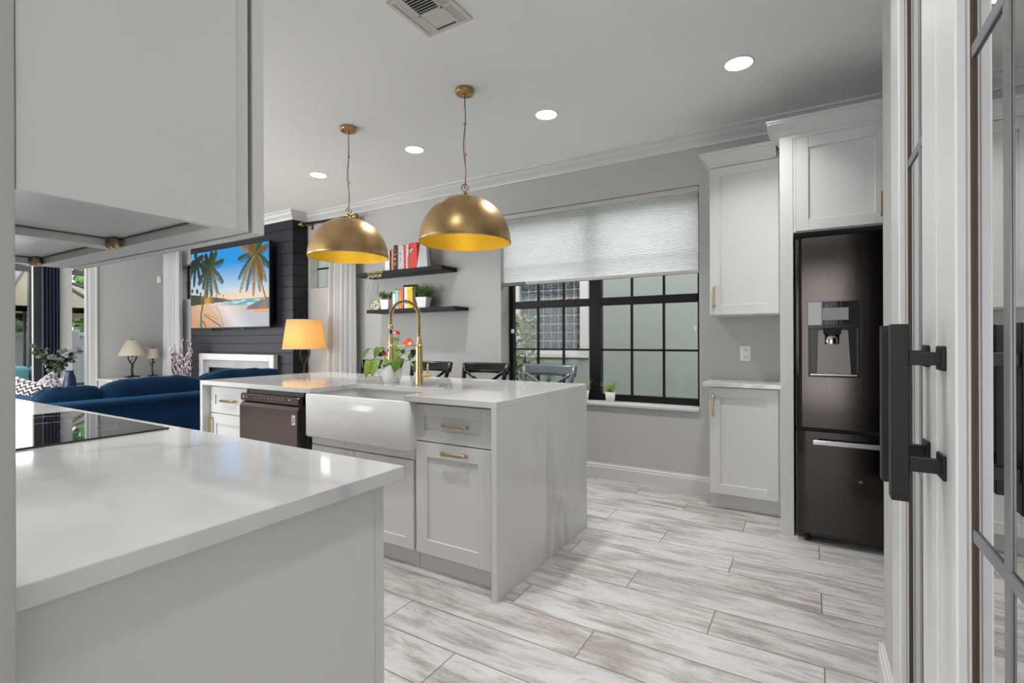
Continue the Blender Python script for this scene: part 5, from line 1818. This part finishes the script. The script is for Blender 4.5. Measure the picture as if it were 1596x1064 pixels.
def living():
    # television
    Y = 3.735
    t = thing('television', 'large wall-mounted television showing a beach at sunset on the dark boarded chimney', 'television', (-6.71, Y, 1.36))
    x0, x1, z0, z1 = -7.652, -5.765, 1.360, 2.450
    obj('bezel', MB().box(x0, x1, Y, Y + 0.045, z0, z1, 0.004), 'matte_black_metal', t)
    nu, nv = 250, 140
    img = picture_colors(nu, nv)
    sx0, sx1, sz0, sz1 = x0 + 0.014, x1 - 0.014, z0 + 0.018, z1 - 0.014
    me = bpy.data.meshes.new('screen')
    verts, faces = [], []
    for j in range(nv + 1):
        for i in range(nu + 1):
            verts.append((sx0 + (sx1 - sx0) * i / nu + 6.71, -0.0012, sz0 + (sz1 - sz0) * j / nv - 1.36))
    for j in range(nv):
        for i in range(nu):
            a = j * (nu + 1) + i
            faces.append((a, a + 1, a + nu + 2, a + nu + 1))
    me.from_pydata(verts, [], faces)
    ca = me.color_attributes.new('picture', 'FLOAT_COLOR', 'CORNER')
    flat = []
    for j in range(nv):
        for i in range(nu):
            flat.extend((*img[j][i], 1.0) * 4)
    ca.data.foreach_set('color', flat)
    me.materials.append(MAT['screen_picture'])
    o = bpy.data.objects.new('screen', me)
    link(o, t)
    obj('wall_mount', MB().box(-6.95, -6.45, Y + 0.045, 3.836, 1.75, 2.05).box(-7.1, -6.3, Y + 0.045, Y + 0.058, 1.7, 2.1), 'black_paint', t)
    obj('soundbar_bracket', MB().box(-7.30, -7.12, Y + 0.01, Y + 0.04, 1.345, 1.36).box(-6.45, -6.33, Y + 0.01, Y + 0.04, 1.348, 1.36), 'black_paint', t)

    # fireplace
    t = thing('fireplace', 'modern fireplace with pale stone surround below the television', 'fireplace', (-6.63, 3.80, 0))
    Yf = 3.836
    a, b, zt = -7.515, -5.755, 1.014
    fr = MB()
    fr.box(a, a + 0.10, 3.775, Yf, 0, zt, 0.004).box(b - 0.10, b, 3.775, Yf, 0, zt, 0.004).box(a + 0.10, b - 0.10, 3.775, Yf, zt - 0.085, zt, 0.004)
    obj('frame', fr, 'stone_frame', t)
    s = MB()
    s.box(a + 0.10, -7.30, 3.80, Yf, 0, zt - 0.085).box(-5.86, b - 0.10, 3.80, Yf, 0, zt - 0.085).box(-7.30, -5.86, 3.80, Yf, 0.825, zt - 0.085).box(-7.30, -5.86, 3.80, Yf, 0, 0.28)
    obj('surround', s, 'stone_slab', t)
    obj('firebox', MB().box(-7.30, -5.86, 3.822, Yf, 0.28, 0.825), 'black_gloss', t)
    obj('trim_bead', MB().box(-7.30, -5.86, 3.806, 3.822, 0.812, 0.825, 0.002).box(-5.875, -5.86, 3.806, 3.822, 0.28, 0.812).box(-7.30, -7.285, 3.806, 3.822, 0.28, 0.812), 'black_paint', t)

    # curtains
    def curtain(x0, x1, label, y=3.935, z0=0.02, z1=2.585, waves=6, flare=0.06, mat='curtain_white', seed=0):
        def fn(u, v):
            w = 0.028 + 0.022 * (1 - v)
            ph = u * waves * 2 * pi + 0.8 * sin(v * 3 + seed)
            xx = x0 + (x1 - x0) * u + (u - 0.5) * flare * (1 - v) * 0.0 - flare * (1 - v) * (1 - u)
            return Vector((xx, y + w * sin(ph) + 0.010 * sin(ph * 2.3 + seed), z0 + (z1 - z0) * v))
        o = obj('curtain', MB().grid(fn, waves * 14, 12, None, True, 0.003), mat)
        tag(o, label, 'curtain')
        return o
    curtain(-4.90, -4.455, 'white floor-length curtain panel right of the lit table lamp', waves=5, flare=0.05)
    curtain(-8.86, -8.33, 'white floor-length curtain panel at the far corner left of the chimney', waves=6, flare=0.02, seed=2)
    # rod
    t = thing('curtain_rod', 'black curtain rod with brass ends between the chimney and the shelves', 'curtain rod', (-4.93, 3.93, 2.63))
    obj('rod', MB().tube([(-5.40, 3.93, 2.637), (-4.47, 3.93, 2.612)], 0.016, 14), 'black_paint', t)
    for x, z in ((-5.405, 2.637), (-4.462, 2.612)):
        s = -1 if x < -5 else 1
        obj('finial', MB().tube([(x - 0.02 * s, 3.93, z), (x + 0.015 * s, 3.93, z)], 0.026, 16).tube([(x + 0.01 * s, 3.93, z), (x + 0.035 * s, 3.93, z)], [0.018, 0.036], 16), 'antique_brass', t)
        obj('bracket', MB().tube([(x + (0.05 if s < 0 else -0.05), 3.93, z - 0.01), (x + (0.05 if s < 0 else -0.05), 4.054, z - 0.01)], 0.008, 8).box(x + (0.03 if s < 0 else -0.07), x + (0.07 if s < 0 else -0.03), 4.045, 4.0545, z - 0.05, z + 0.03, 0.003), 'antique_brass', t)
    t = thing('curtain_rod', 'black curtain rod above the curtain left of the chimney', 'curtain rod', (-8.45, 3.935, 2.60))
    obj('rod', MB().tube([(-9.0, 3.935, 2.61), (-7.90, 3.935, 2.61)], 0.014, 12), 'black_paint', t)
    obj('bracket', MB().tube([(-8.95, 3.935, 2.61), (-8.95, 4.054, 2.61)], 0.008, 8).tube([(-7.95, 3.935, 2.61), (-7.95, 4.054, 2.61)], 0.008, 8), 'black_paint', t)
    o = obj('drape', MB().grid(lambda u, v: Vector((EX + 0.075 + 0.02 * sin(u * 5 * 2 * pi), 2.505 + 0.185 * u, 0.02 + 2.40 * v)), 50, 4, None, True, 0.004), 'navy_drape')
    tag(o, 'dark navy drape gathered at the edge of the glazed patio door', 'curtain')

    # lit lamp with branch stem on side table
    def branch_lamp(bx, by, bz, h_shade0, h_shade1, r0, r1, label, mat, lit, forks, sc_=1.0, group=None):
        t = thing('table_lamp', label, 'lamp', (bx, by, bz), group)
        obj('shade', MB().lathe([(r0, h_shade0), (r1, h_shade1), (r1 - 0.004, h_shade1), (r0 - 0.004, h_shade0)], bx, by, 40, caps=False), mat, t)
        obj('shade_rim', MB().lathe([(r0 + .0015, h_shade0), (r0 + .0015, h_shade0 + 0.006), (r0 - 0.004, h_shade0 + 0.006), (r0 - 0.004, h_shade0)], bx, by, 40, caps=False), 'cream_shade', t)
        obj('shade_rim', MB().lathe([(r1 + .0015, h_shade1 - 0.006), (r1 + .0015, h_shade1), (r1 - 0.004, h_shade1), (r1 - 0.004, h_shade1 - 0.006)], bx, by, 40, caps=False), 'cream_shade', t)
        b = MB()
        for k in range(5):
            a = 2 * pi * k / 5 + 0.3
            b.tube([(bx, by, bz + 0.02 * sc_), (bx + 0.06 * sc_ * cos(a), by + 0.06 * sc_ * sin(a), bz + 0.016), (bx + 0.105 * sc_ * cos(a), by + 0.105 * sc_ * sin(a), bz + 0.007)], [0.014 * sc_, 0.010 * sc_, 0.007], 8)
        obj('root_base', b, 'branch_iron', t)
        s = MB()
        for pts, rr in forks:
            s.tube([(bx + rt.x * p[0], by + rt.y * p[0], p[1]) for p in pts], rr, 8)
        obj('branch_stem', s, 'branch_iron', t)
        for k in (0, 1, 2):
            a = 2 * pi * k / 3
        sp = MB()
        for k in range(3):
            a = 2 * pi * k / 3
            sp.tube([(bx, by, h_shade1 - 0.015), (bx + r1 * cos(a), by + r1 * sin(a), h_shade1 - 0.010)], 0.002, 5)
        obj('shade_spider', sp, 'branch_iron', t)
        sk = obj('socket', MB().cyl(bx, by, h_shade0 - 0.02, h_shade0 + 0.07, 0.014, 12).tube([(bx, by, h_shade0), (bx, by, h_shade1 + 0.008)], 0.003, 6).ball((bx, by, h_shade1 + 0.012), 0.009), 'branch_iron', t)
        if lit:
            obj('bulb', MB().ball((bx, by, h_shade0 + 0.11), 0.03, None, (1, 1, 1.2)), 'bulb_glow', sk)
            l = bpy.data.lights.new('table_lamp_bulb', 'POINT')
            l.energy = 5.5; l.color = (1, 0.70, 0.28); l.shadow_soft_size = 0.035
            lo = bpy.data.objects.new('table_lamp_bulb', l); col.objects.link(lo); lo.location = (bx, by, h_shade0 + 0.155)
        return t
    rt = Vector((0.857, 0.515, 0))
    Lx, Ly = -4.905, 3.62
    f = [([(0.0, 0.665), (0.0, 0.80), (0.006, 0.90), (0.0, 0.935)], [0.014, 0.013, 0.012, 0.012]),
         ([(0.0, 0.925), (-0.03, 0.97), (-0.045, 1.02), (-0.04, 1.12)], [0.011, 0.009, 0.008, 0.007]),
         ([(0.0, 0.90), (0.03, 0.97), (0.055, 1.03), (0.062, 1.12)], [0.014, 0.012, 0.011, 0.009]),
         ([(-0.03, 0.97), (-0.005, 1.0), (0.01, 1.02)], [0.006, 0.005, 0.003])]
    Lx = -4.94
    branch_lamp(Lx, Ly, 0.655, 1.098, 1.432, 0.232, 0.186, 'lit table lamp with glowing amber drum shade and forked branch stem beside the chimney', 'lit_shade', True, f)
    tb = thing('side_table', 'white side table under the lit lamp, hidden behind the island', 'table', (Lx, Ly, 0))
    obj('tabletop', MB().box(Lx - 0.26, Lx + 0.26, Ly - 0.21, Ly + 0.21, 0.625, 0.655, 0.004), 'trim_paint', tb)
    for sx in (-1, 1):
        for sy in (-1, 1):
            obj('leg', MB().box(Lx + sx * 0.22 - 0.02, Lx + sx * 0.22 + 0.02, Ly + sy * 0.18 - 0.02, Ly + sy * 0.18 + 0.02, 0, 0.625, 0.002), 'trim_paint', tb)

    # console and two lamps
    c = thing('console_table', 'low white console in the far corner carrying two branch lamps', 'console', (-8.78, 3.5, 0))
    obj('tabletop', MB().box(-9.06, -8.50, 3.10, 3.87, 0.612, 0.642, 0.004), 'trim_paint', c)
    obj('body', MB().box(-9.04, -8.53, 3.13, 3.86, 0.06, 0.612, 0.003), 'trim_paint', c)
    for y in (3.14, 3.50):
        d = obj('door', MB().box(-8.53, -8.512, y, y + 0.35, 0.09, 0.60, 0.003), 'trim_paint', c)
        obj('knob', MB().ball((-8.498, y + (0.30 if y < 3.3 else 0.05), 0.38), 0.012), 'antique_brass', d)
    f = [([(0.0, 0.66), (-0.01, 0.75), (0.0, 0.84)], [0.016, 0.014, 0.016]),
         ([(0.0, 0.84), (-0.045, 0.88), (-0.065, 0.93), (-0.060, 1.02)], [0.012, 0.010, 0.009, 0.008]),
         ([(0.0, 0.84), (0.03, 0.88), (0.055, 0.93), (0.068, 1.02)], [0.014, 0.012, 0.011, 0.009]),
         ([(-0.04, 0.875), (-0.015, 0.90), (-0.005, 0.93)], [0.007, 0.006, 0.004])]
    G = 'branch lamps on the far console'
    branch_lamp(-8.80, 3.47, 0.642, 0.975, 1.205, 0.185, 0.075, 'larger unlit branch lamp with cream cone shade on the far white console', 'cream_shade', False, f, 1.0, G)
    f = [([(0.0, 0.66), (-0.01, 0.76), (-0.005, 0.83), (0.005, 0.95)], [0.012, 0.010, 0.010, 0.008]),
         ([(-0.008, 0.81), (-0.03, 0.84), (-0.05, 0.865)], [0.007, 0.006, 0.005]),
         ([(-0.0, 0.84), (0.02, 0.86), (0.04, 0.885)], [0.007, 0.012, 0.004])]
    branch_lamp(-8.80, 3.74, 0.642, 0.925, 1.078, 0.095, 0.070, 'smaller unlit branch lamp with tan drum shade nearest the curtain on the far console', 'cream_shade', False, f, 0.75, G)

    # sofa: L shape, long back towards the island
    t = thing('sectional_sofa', 'navy blue velvet sectional sofa seen from behind, left of the island', 'sofa', (-5.2, 2.2, 0))
    obj('frame', MB().box(-4.66, -4.42, 1.26, 3.20, 0.08, 0.735, 0.035, seg=3), 'navy_velvet', t)
    obj('frame', MB().box(-6.38, -4.66, 1.20, 1.44, 0.08, 0.735, 0.035, seg=3), 'navy_velvet', t)
    obj('back_rail', MB().box(-4.675, -4.405, 1.245, 3.215, 0.705, 0.757, 0.022, seg=3), 'navy_velvet', t)
    obj('back_rail', MB().box(-6.39, -4.60, 1.185, 1.452, 0.700, 0.752, 0.022, seg=3), 'navy_velvet', t)
    obj('seat', MB().box(-5.55, -4.66, 1.44, 3.20, 0.10, 0.44, 0.04, seg=3).box(-6.38, -5.55, 1.44, 2.25, 0.10, 0.44, 0.04, seg=3), 'navy_velvet', t)
    obj('arm', MB().box(-5.55, -4.44, 3.205, 3.37, 0.08, 0.80, 0.05, seg=3), 'navy_velvet', t)
    def cushion(cx, cy, cz, sx, sy, sz, seed, tilt=0.0):
        b = bmesh.new()
        bmesh.ops.create_cube(b, size=2)
        bmesh.ops.subdivide_edges(b, edges=b.edges, cuts=9, use_grid_fill=True)
        for v in b.verts:
            c = v.co
            e = 0.42
            def g(q): return (abs(q) ** 1.0) * (1 if q > 0 else -1)
            n_ = (abs(c.x) ** 5 + abs(c.y) ** 5 + abs(c.z) ** 5) ** (1 / 5)
            p = c / n_
            puff = 1 - 0.22 * (p.y ** 2) * 0.5 - 0.18 * p.z ** 4 * 0.3
            q = Vector((p.x * sx * (1 - 0.10 * p.z ** 2 * abs(p.x)) * (0.72 + 0.28 * (1 - p.y ** 4)), p.y * sy, p.z * sz * (1 - 0.16 * p.y ** 4)))
            k = 0.018 * noise.noise(Vector((p.x * 2 + seed, p.y * 3.5, p.z * 4))) + 0.010 * noise.noise(Vector((p.x * 5, p.y * 9 + seed, p.z * 9)))
            q += q.normalized() * k
            v.co = q
        bmesh.ops.rotate(b, matrix=Matrix.Rotation(tilt, 3, 'Y'), verts=b.verts)
        bmesh.ops.translate(b, vec=(cx, cy, cz), verts=b.verts)
        m = MB(); m._add(b, None, True)
        return m
    obj('back_cushion', cushion(-4.78, 1.47, 0.655, 0.15, 0.20, 0.200, 3, -0.12), 'navy_velvet', t)
    obj('back_cushion', cushion(-4.76, 2.02, 0.685, 0.15, 0.385, 0.205, 5, -0.12), 'navy_velvet', t)
    obj('back_cushion', cushion(-4.77, 2.80, 0.70, 0.16, 0.42, 0.215, 9, -0.10), 'navy_velvet', t)
    obj('back_cushion', cushion(-5.05, 1.52, 0.60, 0.22, 0.12, 0.17, 12), 'navy_velvet', t)

    # zigzag cushions
    def pillow(cx, cy, cz, s, rot, mat, label, ry=0.2):
        def fn(sign):
            def f_(u, v):
                x = (u - 0.5) * 2; z = (v - 0.5) * 2
                pin = 1 - 0.10 * (1 - abs(x) ** 2) * abs(z) ** 2 - 0.0
                pin2 = 1 - 0.10 * (1 - abs(z) ** 2) * abs(x) ** 2
                th = 0.075 * ((1 - x ** 4) * (1 - z ** 4)) ** 0.6
                return Vector((x * s * pin2, sign * th, z * s * pin))
            return f_
        m = MB().grid(fn(1), 20, 20).grid(fn(-1), 20, 20)
        o = obj('throw_pillow', m, mat, origin=(0, 0, 0))
        o.rotation_euler = rot
        o.location = (cx, cy, cz)
        tag(o, label, 'cushion', 'patterned cushions on the sofa')
    pillow(-5.75, 1.475, 0.715, 0.165, (radians(-14), radians(14), radians(33)), 'zigzag_cloth', 'black and white zigzag throw pillow leaning on the navy sofa at far left')
    pillow(-6.02, 1.70, 0.72, 0.15, (radians(-14), radians(-38), radians(33)), 'speckled_cloth', 'grey speckled throw pillow behind the zigzag one on the sofa')

    # leafy plant and vase on an end table
    et = thing('end_table', 'white woven end table behind the sofa under the leafy plant', 'table', (-6.75, 2.12, 0))
    obj('tabletop', MB().box(-7.05, -6.45, 1.86, 2.42, 0.53, 0.56, 0.004), 'trim_paint', et)
    for sx in (-7.02, -6.50):
        for sy in (1.89, 2.37):
            obj('leg', MB().box(sx, sx + 0.03, sy, sy + 0.03, 0, 0.53), 'trim_paint', et)
    t = thing('leafy_plant', 'dark green broad-leaved plant in a white pot on the end table', 'potted plant', (-6.78, 2.02, 0.56))
    px_, py_ = -6.82, 1.99
    obj('pot', MB().lathe([(0.10, 0.56), (0.115, 0.80), (0.105, 0.80), (0.10, 0.78), (0, 0.78)], px_, py_, 28), 'white_ceramic', t)
    st, lf = MB(), MB()
    R = random.Random(21)
    for i in range(15):
        a = R.uniform(-0.3, 1.0)
        side = -0.23 + 0.50 * i / 14
        top = Vector((px_ + rt.x * side, py_ + rt.y * side, 0.80 + R.uniform(0.14, 0.36) - 0.25 * max(0, side - 0.14)))
        b = Vector((px_, py_, 0.78))
        m1 = b.lerp(top, 0.55) + Vector((0, 0, 0.06))
        st.tube([b, m1, top], 0.003, 5)
        for j in range(8):
            u = 0.30 + 0.1 * j
            p = b.lerp(top, u) + Vector((0, 0, 0.06 * 4 * u * (1 - u) * 0.8))
            d = Vector((R.uniform(-1, 1), R.uniform(-1, 1), R.uniform(-0.5, 0.7))).normalized() * R.uniform(0.045, 0.075)
            lf.leaf(p, p + d, 0.042, 'leaf_dark' if side < 0.12 else 'leaf_grey', Vector((R.uniform(-.5, .5), -1, 0.6)), 0.1, 0.1, True, 4)
    obj('stem', st, 'twig', t)
    obj('foliage', lf, 'leaf_dark', t)
    v = obj('vase', MB().lathe([(0.04, 0.56), (0.052, 0.62), (0.06, 0.72), (0.05, 0.82), (0.032, 0.87), (0.04, 0.89), (0.032, 0.885), (0.025, 0.86), (0, 0.84)], -6.62, 2.05, 28), 'navy_ceramic')
    tag(v, 'glazed navy vase standing right of the leafy plant', 'vase')

    # blossom branches in a floor vase
    t = thing('blossom_arrangement', 'tall pale pink blossom branches in a floor vase at the chimney corner', 'flower arrangement', (-7.70, 3.62, 0))
    obj('vase', MB().lathe([(0.09, 0), (0.12, 0.1), (0.13, 0.3), (0.09, 0.5), (0.07, 0.56), (0.08, 0.58), (0.06, 0.57), (0, 0.5)], -7.62, 3.62, 28), 'white_ceramic', t)
    tw, p1, p2 = MB(), MB(), MB()
    R = random.Random(8)
    for i in range(26):
        side = R.uniform(-0.26, 0.17)
        top = Vector((-7.62 + rt.x * side, 3.62 + rt.y * side * 0.5, R.uniform(0.95, 1.24) - 0.10 * abs(side) * 4))
        b = Vector((-7.62, 3.62, 0.52))
        m1 = b.lerp(top, 0.5) + rt * (side * 0.35)
        tw.tube([b, m1, top], [0.008, 0.006, 0.003], 5)
        for j in range(15):
            u = 0.30 + 0.70 * j / 14
            c = (b * (1 - u) ** 2 + m1 * (2 * u * (1 - u)) + top * u * u) + Vector((R.uniform(-.03, .03), R.uniform(-.02, .02), R.uniform(-.02, .02)))
            m = p1 if R.random() < 0.5 else p2
            for k in range(4):
                a = R.uniform(0, 2 * pi)
                m.leaf(c, c + Vector((cos(a) * 0.024, -0.008, sin(a) * 0.024)), 0.022, None, Vector((0, -1, 0.3)), 0.2, 0, False, 2)
    obj('twig', tw, 'twig', t)
    obj('blossom', p1, 'petal_pink', t)
    obj('blossom', p2, 'petal_white', t)


living()


# ------------------------------------------------------------------ outside
def outside():
    struct('floor_side_yard', MB().box(-13, 3, WY + 0.26, 7.0, -0.25, -0.12), 'grass_ground')
    struct('floor_patio', MB().box(-26, EX - 0.31, -8, 12, -0.2, -0.1), 'patio_paver')
    # neighbour's wall with glass block window
    b = thing('neighbour_house', 'pale green stucco house wall across the side yard behind the kitchen window', 'building', (-2, 7.2, 0))
    X0, X1, Z0, Z1 = -4.05, -2.985, 1.045, 3.0
    obj('wall', wall_with_holes_y('w', 7.0, 7.25, -13.0, 2.5, -0.2, 3.1, [(X0, X1, Z0, Z1)]), 'stucco_green', b)
    obj('window_trim', MB().box(X0 - 0.0, X1 + 0.13, 6.96, 7.02, Z0 - 0.13, Z0, 0.004).box(X1, X1 + 0.13, 6.96, 7.02, Z0, Z1 + 0.1, 0.004).box(X0 - 0.13, X0, 6.96, 7.02, Z0 - 0.13, Z1 + 0.1, 0.004), 'exterior_white', b)
    obj('mortar', MB().box(X0, X1, 7.06, 7.12, Z0, Z1), 'mortar_white', b)
    g = MB()
    pitch = 0.1335
    nx = int((X1 - X0) / pitch + 0.5); nz = 14
    for i in range(nx):
        for j in range(nz):
            x = X0 + (X1 - X0) * i / nx; z = Z0 + pitch * j
            g.box(x + 0.011, x + pitch - 0.011, 7.035, 7.075, z + 0.011, z + pitch - 0.011, 0.006)
    obj('glass_blocks', g, 'glass_block', b)

    def shrub(cx, cy, z0, w, h, n, label, mat, seed, lsz=0.09):
        R = random.Random(seed)
        t = thing('tree' if h > 2.5 else 'shrub', label, 'tree' if h > 2.5 else 'shrub', (cx, cy, z0))
        s, l = MB(), MB()
        for i in range(10):
            a = R.uniform(0, 2 * pi)
            s.tube([(cx, cy, z0), (cx + w * 0.3 * cos(a), cy + w * 0.3 * sin(a), z0 + h * 0.5), (cx + w * 0.6 * cos(a), cy + w * 0.6 * sin(a), z0 + h * R.uniform(0.7, 0.98))], [0.012, 0.008, 0.004], 5)
        for i in range(n):
            a = R.uniform(0, 2 * pi); r = w * sqrt(R.random())
            z = z0 + h * R.random() ** 0.7
            sc_ = 1 - 0.5 * max(0, (z - z0) / h - 0.6)
            p = Vector((cx + r * cos(a) * sc_, cy + r * sin(a) * sc_, z))
            d = Vector((R.uniform(-1, 1), R.uniform(-1, 1), R.uniform(-0.2, 0.9))).normalized() * lsz
            l.leaf(p, p + d, lsz * 0.42, None, Vector((R.uniform(-1, 1), -1, 1)), 0.1, 0.05, False, 3)
        if h > 2.5:
            l.ball((cx, cy, z0 + h * 0.52), 1.0, None, (w * 0.86, w * 0.86, h * 0.46), 3)
        obj('stem', s, 'twig', t)
        obj('foliage', l, mat, t)
    shrub(-3.16, 5.45, -0.12, 0.25, 1.60, 480, 'leafy green shrub outside the left half of the kitchen window', 'leaf_shrub', 31)

    # patio: umbrella, enclosure posts, fence, trees
    t = thing('patio_umbrella', 'large cream patio umbrella seen through the glazed patio door', 'umbrella', (-13.0, 3.35, -0.1))
    cx, cy = -13.0, 3.35
    zt, zr, R_ = 2.62, 1.80, 1.75
    pole = MB().cyl(cx, cy, -0.1, 2.6, 0.025, 12)
    obj('pole', pole, 'frame_charcoal', t)
    m = MB()
    bm_ = bmesh.new()
    n = 8
    rings = []
    for r, z in ((0.02, zt), (R_ * 0.5, zt - 0.36), (R_, zr), (R_, zr - 0.10)):
        rings.append([bm_.verts.new((cx + r * cos(2 * pi * (k + .5) / n), cy + r * sin(2 * pi * (k + .5) / n), z)) for k in range(n)])
    for a, b2 in zip(rings, rings[1:]):
        for k in range(n):
            bm_.faces.new((a[k], a[(k + 1) % n], b2[(k + 1) % n], b2[k]))
    bmesh.ops.solidify(bm_, geom=list(bm_.faces), thickness=0.006)
    m._add(bm_, None)
    obj('canopy', m, 'canvas_cream', t)
    for k in range(n):
        a = 2 * pi * (k + .5) / n
        obj('rib', MB().tube([(cx, cy, zt + 0.01), (cx + R_ * .5 * cos(a), cy + R_ * .5 * sin(a), zt - 0.335), (cx + R_ * cos(a), cy + R_ * sin(a), zr + 0.01)], 0.035, 6), 'frame_charcoal', t)
    t = thing('screen_enclosure', 'dark metal pool enclosure framing beyond the patio door', 'enclosure', (-11.05, 3.2, -0.1))
    for y in (1.2, 2.93, 5.2):
        obj('post', MB().box(-11.09, -11.01, y - 0.04, y + 0.04, -0.1, 3.0), 'frame_charcoal', t)
    for z0_, z1_ in ((2.35, 2.43), (2.95, 3.03), (0.42, 0.46)):
        obj('beam', MB().box(-11.10, -11.00, -2, 6.5, z0_, z1_), 'frame_charcoal', t)
    t = thing('vinyl_fence', 'white vinyl privacy fence at the back of the patio', 'fence', (-14.5, 3, -0.1))
    obj('panel', MB().box(-14.52, -14.48, -6, 10, -0.1, 1.36), 'vinyl_fence', t)
    obj('cap_rail', MB().box(-14.56, -14.44, -6, 10, 1.30, 1.39, 0.01), 'vinyl_fence', t)
    for k in range(8):
        obj('post', MB().box(-14.58, -14.42, -5 + 1.9 * k, -4.85 + 1.9 * k, -0.1, 1.45, 0.01), 'vinyl_fence', t)
    shrub(-16.2, 3.4, -0.1, 1.3, 3.1, 1600, 'green tree crown beyond the fence seen left of the drape', 'leaf_dark', 41, 0.26)
    shrub(-20.8, 5.2, -0.1, 1.5, 5.0, 1400, 'tall tree crown between the two nearer ones beyond the fence', 'leaf_dark', 44, 0.26)
    shrub(-16.8, 6.3, -0.1, 1.2, 4.2, 1900, 'light green tree crown beyond the fence seen in the narrow sidelight', 'leaf_mid', 42, 0.26)
    t = thing('outdoor_sofa', 'patio seat with pale blue cushions just outside the glass door', 'sofa', (-10.6, 2.9, -0.1))
    obj('base', MB().box(-10.95, -10.25, 2.3, 3.35, -0.1, 0.38, 0.02), 'frame_charcoal', t)
    for y in (2.40, 2.85):
        obj('cushion', MB().box(-10.95, -10.72, y, y + 0.43, 0.38, 0.80, 0.07, seg=3), 'sky_blue_cloth', t)


outside()

# light bounces suited to a white interior
sc.cycles.diffuse_bounces = 6
sc.cycles.max_bounces = 12
sc.cycles.transparent_max_bounces = 16
sc.cycles.sample_clamp_indirect = 6.0
sc.cycles.caustics_reflective = False
sc.cycles.caustics_refractive = False
